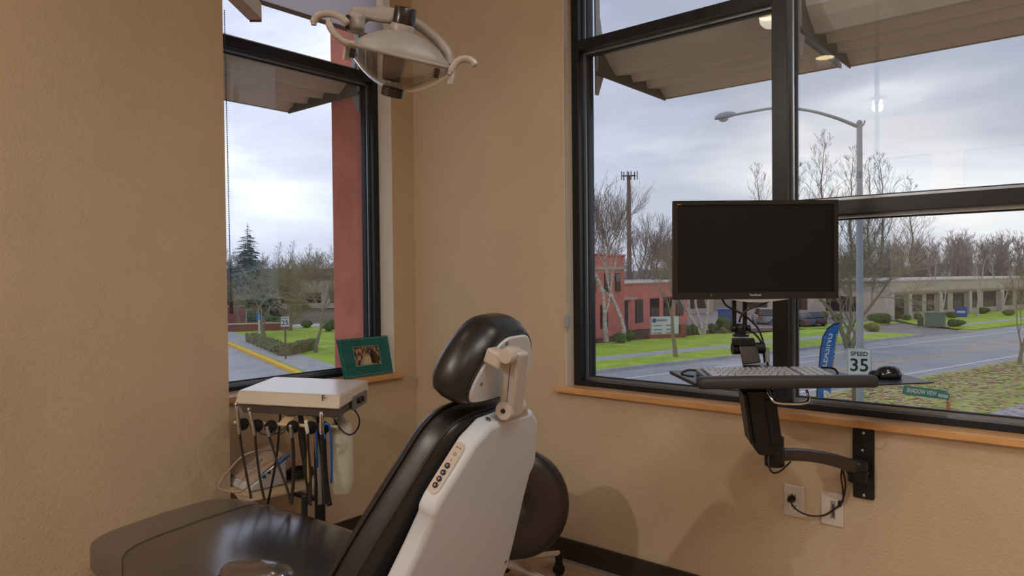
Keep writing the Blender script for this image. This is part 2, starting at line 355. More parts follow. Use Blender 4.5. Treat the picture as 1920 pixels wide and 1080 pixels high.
bead_chain('shade_chain', 'dark bead chain with brown weight beside the left window', ony(420.5, 20, .0), ony(433, 565, .0), CH, mat('brown_weight', (.10, .05, .035), .4), (.007, .052))
bead_chain('shade_chain', 'pale bead chain with grey clip on the reveal of the right window', onx(1063, -20, -.012), onx(1064, 592, -.012), mat('pale_bead_chain', (.55, .50, .42), .4), mat('grey_clip', (.34, .36, .38), .4), (.009, .052))
# ================================================================== dental chair
LEATHER = mat('black_leather', (.012, .010, .010), .33, bump=.06, bscale=300, spec=.55)
LEATHERF = mat('black_vinyl_front', (.012, .010, .010), .5, bump=.1, bscale=200)
SHELL = mat('warm_grey_shell', (.60, .64, .70), .42, spec=.4)
SHELLS = mat('beige_link', (.47, .41, .36), .4)
PIPE = mat('dark_piping', (.018, .015, .014), .45)
SEATV = mat('black_seat_vinyl', (.014, .013, .014), .30, bump=.05, bscale=300, spec=1.0)
_b = SEATV.node_tree.nodes['Principled BSDF']; _b.inputs['Coat Weight'].default_value = 1.0; _b.inputs['Coat Roughness'].default_value = .20; _b.inputs['Coat IOR'].default_value = 2.1
AN = radians(280.0)
CA = V((cos(AN), sin(AN), 0)); CW = V((-CA.y, CA.x, 0))
Pt = P(951, 795, 1.72)
d_ = ray(855, 1070); Qb = CAM+d_*((Pt-CAM).dot(CW)/d_.dot(CW))
v_ = Qb-Pt; TH = math.atan2(-v_.dot(CA), -v_.z)
CB = CA*sin(TH)+Z*cos(TH); CN = CA*cos(TH)-Z*sin(TH)     # up the back / out of the back towards the rear
WC = .03
def back(w, s, off=0.): return Pt+CW*(w+WC)+CB*s-CN*off
def backpx(x, y, off=0.):
    p = hit(x, y, Pt-CN*off, CN)-(Pt-CN*off); return p.dot(CW)-WC, p.dot(CB)
def sym(half):   # closed outline from a right-hand half listed top to bottom
    return half+[(-w, s) for w, s in half[::-1] if abs(w) > 1e-6]
def dens(pts, n=3):
    q = spline([V((a, b, 0)) for a, b in pts], n); return [(p.x, p.y) for p in q]
def seatp(w, s, z): q = V((Qb.x, Qb.y, 0))+CW*(w+WC)+CA*s; return V((q.x, q.y, z))
ch = thing('dental_chair', 'black upholstered dental chair with warm grey back shell seen from behind', 'dental chair', seatp(0, -.55, 0))
# back shell
so = [(0, .012), (.10, .008), (.155, -.03), (.185, -.085), (.228, -.155), (.236, -.185), (.228, -.205), (.245, -.28), (.268, -.36), (.295, -.46), (.315, -.55), (.30, -.62), (0, -.64)]
ol = sym(so)
bs = MB(); bs.loft([[back(w*.985, s-.002, 0) for w, s in ol], [back(w, s, .012) for w, s in ol], [back(w, s, .050) for w, s in ol]])
shell = part('back_shell', bs, SHELL, ch, bevel=.010)
# lip where the shell meets the cushion
# control strip on the left edge of the shell
p0 = V((-.157, -.034, 0)); p1 = V((-.226, -.152, 0))
def edge(t, off, out=0.0):
    w = p0.x+(p1.x-p0.x)*t; s = p0.y+(p1.y-p0.y)*t
    ex = (p1-p0).normalized(); nx = V((ex.y, -ex.x, 0))
    if nx.x > 0: nx = -nx
    return back(w+nx.x*out, s+nx.y*out, off)
ed = (edge(1, .03)-edge(0, .03)).normalized(); en = (edge(.5, .03, .01)-edge(.5, .03, 0)).normalized()
cs = MB(); c0 = edge(.5, .031, .001)
cs.loft([rrect(c0, ed, -CN, .128, .028, .0135, 5), rrect(c0+en*.0018, ed, -CN, .128, .028, .0135, 5)])
strip = part('control_strip', cs, mat('warm_lit_tan_strip', (.50, .41, .34), .45), shell)  # tan tint stands for warm light falling on the shell's side
BTN = mat('navy_button', (.012, .010, .022), .25)
ICON = mat('pale_icon', (.62, .60, .66), .5)
for k, t in enumerate((.47, .595, .715, .83)):
    c = edge(t, .031, .0025)
    b = part('button', MB().lathe([(.0066, 0), (.0066, .0022), (.0052, .003)], c, en, 14), BTN, shell, smooth=40)
# icons, one sub-part each on the shell (chevrons and short bars like the printed marks)
for k, t in enumerate((.47, .595, .715, .83)):
    c = edge(t, .031, .0058); i = MB(); a = ed*(1 if k % 2 else -1)
    i.tube([c-a*.0026-CN*.001, c+a*.0026+CN*.0016, c+a*.0006-CN*.003], .0007, 5)
    part('button_icon', i, ICON, shell)
DKP = mat('dark_print', (.09, .055, .05), .6)
i = MB(); c = edge(.13, .031, .0028); i.tube([c-CN*.006, c+CN*.006], .0008, 5); i.tube([c-CN*.006-ed*.002, c-CN*.006+ed*.002], .0008, 5); i.tube([c+CN*.006-ed*.002, c+CN*.006+ed*.002], .0008, 5)
part('printed_mark', i, DKP, shell)
i = MB(); c = edge(.25, .031, .0028); i.tube([c+(ed*cos(a*pi/5)+CN*sin(a*pi/5))*.0034 for a in range(11)], .0007, 5); part('printed_mark', i, DKP, shell)
i = MB(); c = edge(.36, .031, .0028); i.tube([c-ed*.003-CN*.001, c+ed*.003+CN*.001], .0007, 5); part('printed_mark', i, DKP, shell)
SCREW = mat('screw_head', (.30, .26, .22), .3, .9)
for x, y in ((948, 1053),):
    w, s = backpx(x, y); part('screw', MB().lathe([(.006, 0), (.006, .002), (.003, .003)], back(w, s, 0), CN, 10), SCREW, shell, smooth=40)
# back cushion
ho = dens([(0, .008), (.09, .006), (.145, -.012), (.180, -.052), (.208, -.12), (.246, -.22), (.285, -.33), (.315, -.44), (.32, -.54), (.27, -.60), (.12, -.625), (0, -.63)], 3)
ol = sym(ho)
def cring(sc, off, wrap=.45):
    return [back(w*sc, -.28+(s+.28)*(1-(1-sc)*.8), off+wrap*(w*sc)**2) for w, s in ol]
bc = MB(); bc.loft([cring(.90, .045), cring(.985, .052), cring(1.0, .07), cring(1.0, .10), cring(.985, .125), cring(.94, .142), cring(.85, .152), cring(.6, .158), cring(.25, .158)])
bcush = part('back_cushion', bc, LEATHER, ch, smooth=80)
for off in (.064, .120):
    pp = MB(); r = cring(1.0, off); pp.tube(r+[r[0]], .0035, 6); part('piping', pp, PIPE, bcush, smooth=80)
# headrest
hc = (-.035, .126)
def headp(w, s, off): return back(hc[0]+w, hc[1]+s*.80, off)
ho = dens([(0, .105), (.05, .100), (.092, .062), (.122, 0), (.130, -.055), (.112, -.088), (.06, -.097), (0, -.098)], 4)
ol2 = sym(ho)
def hring(sc, off, dz=0): return [headp(w*sc, s*sc+dz, off-.02*(s*sc)/.1*0) for w, s in ol2]
hd = MB(); hd.loft([hring(1.0, .052), hring(1.03, .052), hring(1.14, .062), hring(1.22, .085, .004), hring(1.24, .112, .006), hring(1.19, .138, .006), hring(1.05, .156, .004), hring(.8, .166), hring(.4, .170)])
head = part('headrest_cushion', hd, LEATHER, ch, smooth=80)
pp = MB(); r = hring(1.03, .053); pp.tube(r+[r[0]], .003, 6); part('piping', pp, PIPE, head, smooth=80)
hp = MB(); hp.loft([hring(.97, .046), hring(1.01, .050), hring(1.01, .060)])
plate = part('headrest_plate', hp, SHELL, ch, smooth=30, bevel=0)
for x, y in ((950, 644), (902, 720)):
    w, s = backpx(x, y, .046); part('screw', MB().lathe([(.0045, 0), (.0045, .002), (.002, .0028)], back(w, s, .046), CN, 10), SCREW, plate, smooth=40)
# headrest link: pivot block, arm, lower pivot
def bp_(x, y, off): w, s = backpx(x, y, off); return back(w, s, off)
lk_ = MB(); c = bp_(932, 671, .03); lk_.obox(c, CW, CB, CN, .040, .036, .046)
part('pivot_block', lk_, SHELLS, ch, bevel=.006)
a_ = bp_(968, 664, .0); b_ = bp_(958, 766, .0); up_ = (a_-b_).normalized(); nn_ = CW.cross(up_).normalized()
lk_ = MB(); lk_.obox((a_+b_)/2, CW, up_, nn_, .046, (a_-b_).length+.028, .046)
link = part('headrest_arm', lk_, mat('beige_grey_link', (.50, .46, .43), .38), ch, bevel=.007)
lk_ = MB(); lk_.obox((a_+b_)/2-nn_*.0, CW, up_, nn_, .0475, (a_-b_).length+.02, .0015)
part('seam', lk_, DKP, link)
part('upper_pin', MB().lathe([(.016, 0), (.018, .004), (.018, .050), (.016, .054)], a_-CW*.050, CW, 18), SHELLS, ch, smooth=40)
part('lower_pin', MB().lathe([(.021, 0), (.023, .004), (.023, .074), (.021, .078)], b_-CW*.036, CW, 20), SHELLS, ch, smooth=40)
part('pin_bolt', MB().lathe([(.006, 0), (.006, .004)], b_-CW*.038, CW, 10), BLACKPL, ch)
ft = MB(); ft.hexa([back(-.055, .004, .03), back(.075, .004, .03), back(.075, .004, .0), back(-.055, .004, .0), back(-.005, .035, .03), back(.05, .035, .03), back(.05, .035, .0), back(-.005, .035, .0)])
part('link_foot', ft, SHELLS, ch, bevel=.004)
part('screw', MB().lathe([(.007, 0), (.007, .003), (.003, .004)], back(-.085, .010, .025), CB, 10), SCREW, ch, smooth=40)
# seat and leg rest: one long pad
ZT = .452
def hw(s):    # half width along the pad (s = 0 at the back, -1.22 at the toe)
    t = min(1, max(0, (s+1.26)/1.2)); return .255+.125*(t*t*(3-2*t))
def pad_ring(s, sw, sh, dz=0, n=28, th=.125, grow=0):
    out = []
    for k in range(n):
        a = 2*pi*k/n; c, q = cos(a), sin(a); ex = .34
        u = math.copysign(abs(c)**ex, c); vv = math.copysign(abs(q)**ex, q)
        zt_ = min(1, max(0, (s+1.06)/.9)); zz = ZT-.105*zt_*zt_*(3-2*zt_)-th/2+vv*(th/2*sh+grow)+dz+(.008*(1-u*u) if vv > 0 else 0)
        out.append(seatp(u*(hw(s)*sw+grow), s, zz))
    return out
toe = [(-1.272, .62, .35), (-1.268, .80, .62), (-1.255, .91, .82), (-1.235, .97, .94), (-1.20, 1, 1)]
rings = [pad_ring(s, a, b, -.006) for s, a, b in toe]+[pad_ring(-1.2+.1*k, 1, 1) for k in range(1, 11)]+[pad_ring(-.10, .98, .9), pad_ring(-.07, .9, .7)]
sp = MB(); sp.loft(rings)
pad = part('seat_and_legrest', sp, SEATV, ch, smooth=80)
M = bpy.data.materials.new('clear_vinyl_cover'); M.use_nodes = True; t_ = M.node_tree; b_n = t_.nodes['Principled BSDF']
b_n.inputs['Base Color'].default_value = (.22, .185, .15, 1); b_n.inputs['Roughness'].default_value = .16; b_n.inputs['Alpha'].default_value = .55; b_n.inputs['Specular IOR Level'].default_value = .8
n_ = N(t_, 'ShaderNodeTexNoise'); n_.inputs['Scale'].default_value = 9; q_ = N(t_, 'ShaderNodeBump'); q_.inputs['Strength'].default_value = .25; q_.inputs['Distance'].default_value = .01
t_.links.new(n_.outputs['Fac'], q_.inputs['Height']); t_.links.new(q_.outputs[0], b_n.inputs['Normal'])
rings = [pad_ring(s, a, b, -.006, grow=.003) for s, a, b in toe]+[pad_ring(-1.15, 1, 1, grow=.003), pad_ring(-1.08, 1, 1, grow=.003), pad_ring(-1.035, 1, 1, grow=.003)]
cv = MB(); cv.loft(rings, True, False); part('toe_cover', cv, M, ch, smooth=80, label='clear glossy vinyl cover over the toe end')
fr_ = MB(); fr_.loft([rrect(seatp(0, -.62, ZT-.155), CW, CA, .30, .80, .08), rrect(seatp(0, -.62, ZT-.115), CW, CA, .36, .90, .1)])
part('seat_frame', fr_, BLACKSAT, ch, bevel=.004)
# left arm pad
ac = onz(478, 1066, .52)
w_, s_ = (ac-V((Qb.x, Qb.y, 0))).dot(CW)-WC, (ac-V((Qb.x, Qb.y, 0))).dot(CA)
def ap(du, dv, dz): return seatp(w_+du, s_+dv, .50+dz)
am = MB(); rg = []
for sc, dz in ((.80, -.032), (.97, -.022), (1.0, -.004), (.97, .012), (.84, .026), (.55, .034), (.2, .036)):
    rg.append([ap(.048*sc*cos(a)*(1.0+.25*sin(a)), .125*sc*math.copysign(abs(sin(a))**.7, sin(a)), dz+.012*sin(a)) for a in [2*pi*k/24 for k in range(24)]])
am.loft(rg); arm = part('arm_pad', am, SEATV, ch, smooth=80)
pp = MB(); r = [ap(.048*cos(a)*(1.0+.25*sin(a))*1.01, .125*1.01*math.copysign(abs(sin(a))**.7, sin(a)), -.006+.012*sin(a)) for a in [2*pi*k/24 for k in range(25)]]; pp.tube(r, .003, 6); part('piping', pp, PIPE, arm)
part('arm_bracket', MB().tube([ap(0, 0, -.03), ap(.02, 0, -.09), ap(.12, 0, -.16)], .014, 8), BLACKSAT, ch)
# base
bx_ = MB(); bx_.loft([rrect(seatp(0, -.45, .03), CW, CA, .34, .50, .06), rrect(seatp(0, -.45, .12), CW, CA, .30, .42, .06), rrect(seatp(0, -.42, .33), CW, CA, .22, .26, .05)])
part('base_column', bx_, SHELL, ch, bevel=.004)
bx_ = MB(); bx_.loft([rrect(seatp(0, -.42, 0), CW, CA, .46, .86, .10), rrect(seatp(0, -.42, .03), CW, CA, .44, .84, .10)]); part('base_plate', bx_, SHELL, ch, bevel=.006)
bx_ = MB(); q = Qb-CN*-.0; bx_.hexa([back(-.09, -.60, .03), back(.09, -.60, .03), back(.09, -.60, .10), back(-.09, -.60, .10), seatp(-.09, -.2, .36), seatp(.09, -.2, .36), seatp(.09, -.1, .34), seatp(-.09, -.1, .34)]); part('back_hinge', bx_, BLACKSAT, ch)
# ================================================================== stool behind the chair
hub = V((-.42, -.95, 0)); cst = onz(1048, 1078, 0)
st = thing('operator_stool', 'black round-backed stool on casters standing behind the dental chair', 'stool', hub)
BRN = mat('brown_black_leather', (.026, .017, .015), .3, bump=.1, bscale=200, spec=.5)
a0 = math.atan2(cst.y-hub.y, cst.x-hub.x); R0 = (V((cst.x, cst.y, 0))-hub).length
for k in range(5):
    a = a0+2*pi*k/5; dr = V((cos(a), sin(a), 0)); e_ = hub+dr*R0
    l = MB(); l.tube([hub+Z*.125, hub+dr*.12+Z*.115, e_+Z*.092], [.018, .015, .011], 8); lg = part('leg', l, BEIGE, st, smooth=60)
    c = MB(); c.lathe([(.011, .045), (.015, .055), (.015, .085), (.011, .095)], e_, Z, 12); c.lathe([(.014, -.011), (.0235, -.011), (.0235, .011), (.014, .011)], e_+Z*.0235, dr.cross(Z), 16)
    c.lathe([(.016, .022), (.019, .03), (.017, .052)], e_, Z, 12)
    part('caster', c, BLACKPL, lg, smooth=40)
part('gas_column', MB().lathe([(.03, .09), (.03, .14), (.022, .145), (.022, .36)], hub, Z, 14), BLACKSAT, st, smooth=40)
sd = MB(); rg = []
for sc, z_ in ((.85, .36), (.97, .37), (1, .395), (.97, .42), (.86, .435), (.5, .44)): rg.append([hub+V((.19*sc*cos(a), .19*sc*sin(a), z_)) for a in [2*pi*k/28 for k in range(28)]])
sd.loft(rg); part('seat', sd, BRN, st, smooth=80)
bcn = P(962, 944, 2.6); tov = V((CAM.x-bcn.x, CAM.y-bcn.y, 0)).normalized(); bw = Z.cross(tov).normalized(); tilt = (tov+Z*.12).normalized(); bu = tilt.cross(bw).normalized()
sb = MB(); rg = []
for sc, dn in ((.86, -.035), (.96, -.028), (1.0, -.008), (.985, .012), (.93, .026), (.8, .036), (.55, .040), (.30, .036), (.14, .026), (.04, .016)):
    rg.append([bcn+bw*(.205*sc*math.copysign(abs(cos(a))**.9, cos(a)))+bu*(.198*sc*sin(a))+tilt*dn for a in [2*pi*k/36 for k in range(36)]])
sb.loft(rg); br_ = part('backrest', sb, BRN, st, smooth=80)
part('tuft_button', MB().lathe([(.010, 0), (.010, .003), (.004, .006)], bcn+tilt*.016, tilt, 12), BRN, br_, smooth=60)
part('back_support', MB().tube(spline([hub+V((0, 0, .34)), hub+V((-.02, -.05, .335)), bcn-tilt*.06+Z*-.12, bcn-tilt*.035-bu*.02], 5), .012, 8), BLACKSAT, st, smooth=60)
# ================================================================== dental operating light
LGREY = mat('lamp_grey_plastic', (.34, .30, .27), .38, spec=.5)
LDOME = mat('lamp_satin_dome', (.34, .32, .31), .5, .2)
DARKBR = mat('dark_brown_plastic', (.020, .012, .010), .25)
CLEAR = glassmat('clear_shield', (.80, .80, .80), 3.2)
DL = 1.70
lc = P(752, 104, DL)
e1 = (P(845, 125, DL)-P(665, 82, DL)).normalized()
e3 = (CAM-lc).normalized(); e3 = (e3-e1*e3.dot(e1)).normalized(); e2 = e3.cross(e1).normalized()
if e2.z < 0: e2 = -e2
lp = thing('dental_light', 'grey dental operating light with clear shield and two curved handles', 'dental light', lc-e2*.1)
def lens(R, D_, h, sgn, off=0., n=24, m=18, tr=.97):
    rings = []
    for i in range(n+1):
        x = -tr+2*tr*i/n; q = 1-x*x
        rings.append([lc+e1*(R*x)+e3*(D_*math.sqrt(q)*cos(pi*k/m))+e2*(off+sgn*h*q**.9*sin(pi*k/m)) for k in range(m+1)])
    return MB().loft(rings, True, True, closed=False)
part('reflector_dome', lens(.120, .080, .056, 1), LDOME, lp, smooth=60)
part('reflector_inner', lens(.114, .074, .048, 1, -.002), mat('bright_reflector', (.62, .60, .60), .22, .7), lp, smooth=60)
part('clear_shield', lens(.130, .086, .080, -1, -.004), CLEAR, lp, smooth=60)
rim = MB(); rim.tube([lc+e1*.1265*cos(a)+e3*.084*sin(a)-e2*.002 for a in [2*pi*k/48 for k in range(49)]], .0045, 8); part('rim', rim, LGREY, lp, smooth=80)
for sg in (-1, 1):
    c = lc+e1*.1265*sg-e2*.016
    part('end_plate', MB().obox(c, e1, e3, e2, .006, .06, .046), WHITEPL, lp, bevel=.002)
    part('spring_clip', MB().obox(lc+e1*.10*sg-e2*.020+e3*.055, e1, e3, e2, .012, .012, .022), DARKBR, lp, bevel=.002)
lamp_c = P(738, 128, DL)
part('lamp_socket', MB().loft([rrect(lamp_c-e2*.030, e1, e3, .040, .036, .008), rrect(lamp_c+e2*.004, e1, e3, .050, .042, .008), rrect(lamp_c+e2*.034, e1, e3, .054, .046, .008)]), DARKBR, lp, bevel=.002)
bc_ = MB(); 
for k in (-.012, 0, .012): bc_.tube([lamp_c-e2*.030+e1*k, lamp_c-e2*.046+e1*k*.8], .003, 6)
bc_.obox(lamp_c-e2*.039, e1, e3, e2, .042, .02, .004); part('bulb_pins', bc_, STEEL, lp)
part('bottom_cap', MB().lathe([(.024, -.011), (.0265, -.009), (.0265, .009), (.024, .011)], P(736, 173, DL), e2, 22), DARKBR, lp, smooth=40)
kt = P(757, 40, DL)
part('top_knob', MB().lathe([(.0265, -.018), (.0265, .018), (.024, .021)], kt+e2*.010, e2, 22), DARKBR, lp, smooth=40)
part('knob_collar', MB().lathe([(.029, -.012), (.029, 0), (.027, .004)], kt-e2*.012, e2, 22), LGREY, lp, smooth=40)
part('knob_stem', MB().lathe([(.018, -.03), (.018, .0)], kt-e2*.016, e2, 16), LGREY, lp, smooth=40)
def pxp(l, D): return [P(x, y, D) for x, y in l]
yk = MB(); yk.tube(spline(pxp([(672, 62), (676, 40), (700, 24), (740, 26), (785, 48), (818, 74), (838, 98), (843, 122)], DL+.05), 6), [.013]*43, 10)
part('yoke', yk, LGREY, lp, smooth=80)
hs = MB(); hs.tube(spline(pxp([(668, 58), (667, 42), (671, 24)], DL+.02), 4), [.019, .021, .022, .022, .022, .022, .022, .021, .016], 14)
part('pivot_housing', hs, LGREY, lp, smooth=80)
hs = MB(); hs.hexa([P(660, 10, DL+.03), P(742, 20, DL+.03), P(742, 20, DL+.08), P(660, 10, DL+.08), P(656, 34, DL+.03), P(738, 46, DL+.03), P(738, 46, DL+.08), P(656, 34, DL+.08)])
part('yoke_housing', hs, LGREY, lp, bevel=.010)
part('knob_disc', MB().lathe([(.017, 0), (.017, .006)], P(655, 42, DL+.0), (P(640, 40, DL)-P(660, 42, DL)), 18), DARKBR, lp, smooth=40)
for pts in ([(588, 47), (590, 36), (602, 27), (622, 26), (640, 33), (652, 44)], [(615, 36), (620, 52), (632, 68), (648, 80), (668, 84)], [(842, 140), (848, 128), (858, 115), (872, 110), (885, 114), (892, 124)]):
    h = MB(); q = spline(pxp(pts, DL-.03), 6); n = len(q); h.tube(q, [.0085*(1 if 2 < i < n-1 else .75) for i in range(n)], 10)
    part('handle', h, mat('handle_grey', (.42, .37, .33), .25, spec=.6), lp, smooth=80)
ps = MB(); a = P(712, 20, DL+.06); ps.tube([a, V((a.x+.02, a.y, a.z+.2)), V((a.x+.02, a.y, CZ-.02))], .011, 10); part('support_post', ps, LGREY, lp, smooth=40)
part('ceiling_plate', MB().lathe([(.07, -.02), (.08, 0)], (a.x+.02, a.y, CZ), Z, 24), LGREY, lp, smooth=40)
# squared arm ending in the top-left corner of the window
ae = P(478, 24, 1.62); fd = V((FWD.x, FWD.y, 0)).normalized(); fr2 = V((RGT.x, RGT.y, 0)).normalized()
ar = thing('ceiling_boom', 'grey square ceiling boom ending in front of the upper left window', 'support boom', ae-fd*.4)
part('arm_beam', MB().obox(ae-fd*.30+Z*.003, fr2, fd, Z, .032, .60, .040), LGREY, ar, bevel=.003)
part('end_cap', MB().obox(ae+fd*.003-Z*.013, fr2, fd, Z, .026, .006, .012), mat('dark_grey_cap', (.10, .10, .11), .5), ar)
q = ae-fd*.56; part('drop_post', MB().tube([q, V((q.x, q.y, CZ))], .014, 10), LGREY, ar, smooth=40)
# ================================================================== delivery unit by the left window
ZU = .84
c4 = [onz(446, 732, ZU), onz(637, 741, ZU), onz(690, 713, ZU), onz(515, 706, ZU)]
def bil(u, v, z):   # u across the front (0 left .. 1 right), v front to back
    a = c4[0].lerp(c4[1], u); b = c4[3].lerp(c4[2], u); p = a.lerp(b, v); return V((p.x, p.y, z))
fu = (c4[1]-c4[0]).normalized(); fo = V((fu.y, -fu.x, 0)); 
if fo.dot(CAM-c4[0]) < 0: fo = -fo
FP0 = c4[0]+fo*.035
def fp(x, y, off=0.): return hit(x, y, FP0+fo*off, fo)
UBODY = mat('unit_cream_plastic', (.60, .53, .44), .3)
UTOP = mat('unit_grey_white_top', (.66, .66, .66), .22)
UDARK = mat('unit_dark_underbody', (.12, .10, .09), .45)
uc = bil(.55, .6, 0)
du = thing('delivery_unit', 'cream dental delivery unit with tray top and instrument bar by the left window', 'dental cart', uc)
tb = MB(); tb.hexa([bil(-.01, -.06, ZU-.046), bil(1.01, -.06, ZU-.046), bil(1.01, 1, ZU-.040), bil(-.01, 1, ZU-.040), bil(0, 0, ZU-.002), bil(1, 0, ZU-.002), bil(1, 1, ZU-.002), bil(0, 1, ZU-.002)])
part('tray_body', tb, UBODY, du, bevel=.006)
tb = MB(); tb.hexa([bil(.012, .02, ZU-.003), bil(.988, .02, ZU-.003), bil(.988, .98, ZU-.003), bil(.012, .98, ZU-.003), bil(.012, .02, ZU), bil(.988, .02, ZU), bil(.988, .98, ZU), bil(.012, .98, ZU)])
part('tray_mat', tb, UTOP, du)
tb = MB(); tb.hexa([bil(.04, .02, ZU-.082), bil(.97, .02, ZU-.082), bil(.97, .9, ZU-.082), bil(.04, .9, ZU-.082), bil(.01, -.03, ZU-.044), bil(.99, -.03, ZU-.044), bil(.99, .96, ZU-.044), bil(.01, .96, ZU-.044)])
ub = part('underbody', tb, UDARK, du, bevel=.004)
q0, q1 = fp(489, 757, -.03), fp(511, 760, -.03); g = MB(); g.obox((q0+q1)/2+fo*.001, fu, fo, Z, .046, .006, .010); part('name_plate', g, mat('pale_plate', (.42, .36, .32), .4), ub, bevel=.001)
text('printed_letter', 'F', mat('black_print', (.015, .012, .012), .5), du, fp(606, 747, -.018), fu, Z, .020, .0006, .03)
# side panel with dark ports
g = MB(); rd = (c4[2]-c4[1]).normalized(); rn = V((rd.y, -rd.x, 0)); rn = rn if rn.dot(fu) > 0 else -rn
g.obox(bil(1, .62, ZU-.055)+rn*.004, rd, rn, Z, .17, .012, .05); part('port_panel', g, mat('grey_port_panel', (.16, .15, .14), .45), ub, bevel=.003)
for v in (.50, .62): part('port', MB().lathe([(.011, 0), (.011, .012), (.007, .014)], bil(1, v, ZU-.05)+rn*.010, rn, 12), BLACKPL, ub, smooth=40)
# instrument bar and holders
bar = MB(); bar.tube([fp(440, 792, -.02), fp(632, 801, -.02)], .0065, 10); part('instrument_bar', bar, mat('cream_bar', (.62, .47, .28), .35), du, smooth=60)
ba = MB(); ba.hexa([fp(520, 796, -.022), fp(540, 798, -.022), fp(540, 798, -.045), fp(520, 796, -.045), fp(548, 764, -.10), fp(566, 766, -.10), fp(566, 766, -.13), fp(548, 764, -.13)]); part('bar_arm', ba, mat('cream_bar', (.6, .5, .3)), du, bevel=.004)
HOLD = [(455, 795), (482, 798), (508, 800), (549, 801), (583, 802), (606, 802)]
for x, y in HOLD:
    c = fp(x, y, -.002); h = MB(); h.lathe([(.006, -.014), (.0205, -.012), (.0225, -.006), (.0225, .006), (.0205, .012), (.006, .014)], c, (fu*.55+fo*.8), 18)
    part('holder', h, BLACKPL, du, smooth=40)
# column, shelf, base on casters
col_c = bil(.62, .55, 0)
part('column', MB().tube([V((col_c.x, col_c.y, .10)), V((col_c.x, col_c.y, ZU-.08))], .020, 14), BLACKSAT, du, smooth=40)
SHZ = .418
s4 = [onz(432, 938, SHZ), onz(612, 905, SHZ), onz(600, 890, SHZ), onz(430, 905, SHZ)]
ctr = (s4[0]+s4[1]+s4[2]+s4[3])/4
sh = MB(); sh.prism([p for p in [onz(455, 940, SHZ), onz(612, 907, SHZ), onz(560, 872, SHZ), onz(420, 902, SHZ)]], (0, 0, -.010)); part('shelf', sh, mat('cream_shelf', (.62, .48, .30), .4), du, bevel=.003)
SHN = onz(500, 905, SHZ)
part('shelf_bracket', MB().tube([V((col_c.x, col_c.y, SHZ-.02)), V((SHN.x, SHN.y, SHZ-.016))], .012, 8), BLACKSAT, du)
for k in range(4):
    a = .5+k*pi/2; dr = V((cos(a), sin(a), 0)); e_ = V((col_c.x, col_c.y, 0))+dr*.22
    l = part('leg', MB().tube([V((col_c.x, col_c.y, .105)), e_+Z*.075], [.016, .012], 8), BEIGE, du, smooth=60)
    part('caster', MB().lathe([(.014, -.011), (.025, -.011), (.025, .011), (.014, .011)], e_+Z*.025, dr.cross(Z), 14).lathe([(.008, .025), (.012, .08)], e_, Z, 10), BLACKPL, l, smooth=40)
# water bottle and its loop of tubing
wb = P(642, 925, 2.78); BOT = mat('milky_bottle', (.70, .66, .52), .4, spec=.4)
hb = P(642, 785, 2.78).z-wb.z
bt = part('water_bottle', MB().lathe([(.010, 0), (.034, .006), (.040, .030), (.0435, .05), (.0435, hb*.80), (.040, hb*.90), (.028, hb*.97), (.012, hb*1.02), (.011, hb*1.12)], wb, Z, 24), BOT, du, smooth=60)
part('bottle_cap', MB().lathe([(.013, hb*1.07), (.013, hb*1.17), (.010, hb*1.19)], wb, Z, 16), WHITEPL, bt, smooth=40)
lt = MB(); lt.tube(spline([P(640, 758, 2.70), P(655, 760, 2.68), P(670, 776, 2.68), P(674, 793, 2.68), P(667, 809, 2.68), P(655, 815, 2.68), P(642, 808, 2.68), P(631, 795, 2.68), P(626, 782, 2.70)], 5), .0032, 8)
part('bottle_tube', lt, mat('navy_tube', (.02, .015, .04), .3), du, smooth=80)
part('tube_fitting', MB().lathe([(.008, -.012), (.008, .012)], P(625, 780, 2.69), P(632, 792, 2.69)-P(622, 776, 2.69), 10), STEEL, du, smooth=40)
# inner bundle of hoses below the tray: each a hose of its own
HOSE = mat('black_brown_hose', (.030, .020, .018), .35); DK = mat('dark_hose', (.016, .015, .016), .4); YEL = mat('yellow_tube', (.65, .42, .05), .4); BLU = mat('blue_tube', (.01, .10, .42), .3); GRY = mat('grey_tube', (.30, .27, .25), .4)
def hose(name, label, pts, r, mt, off, group=None):
    q = spline([fp(x, y, o if o is not None else off) for x, y, o in [(p if len(p) == 3 else (*p, None)) for p in pts]], 5)
    m_ = MB().tube(q, r, 8); return solo(name, m_, mt, label, 'hose', group, smooth=80)
G1 = 'hoses hanging below the instrument tray'
part('corrugated_hose', MB().tube([fp(571, 930+k*3.2*.5, -.10) for k in range(28)], [.013 if k % 2 else .010 for k in range(28)], 10), DK, du)
hose('supply_hose', 'thick dark hose hanging beside the cart column below the tray', [(562, 768, -.08), (566, 800, -.09), (572, 850, -.09), (578, 900, -.09), (580, 945, -.09)], .010, DK, -.1, G1)
hose('supply_hose', 'grey hose hanging behind the holders under the tray', [(588, 768, -.07), (592, 820, -.07), (598, 880, -.07), (600, 945, -.07)], .008, GRY, -.1, G1)
hose('air_tube', 'thin yellow tube under the tray between the dark hoses', [(573, 770, -.06), (578, 800, -.06), (577, 850, -.06), (578, 905, -.06)], .0032, YEL, -.06, G1)
hose('supply_hose', 'dark hose running straight down from the tray middle', [(526, 768, -.06), (524, 800, -.06), (518, 860, -.06), (508, 915, -.06), (502, 945, -.06)], .0045, DK, -.06, G1)
hose('air_tube', 'bright blue tube looped over the last holder', [(610, 822, .02), (605, 806, .02), (610, 795, .025), (618, 800, .02), (621, 830, .01), (622, 880, .0), (621, 905, -.01)], .0040, BLU, 0, G1)
hose('air_tube', 'short bright blue tube hanging beside the chrome syringe', [(594, 805, .0), (594, 840, -.01), (595, 876, -.02)], .0040, BLU, 0, G1)
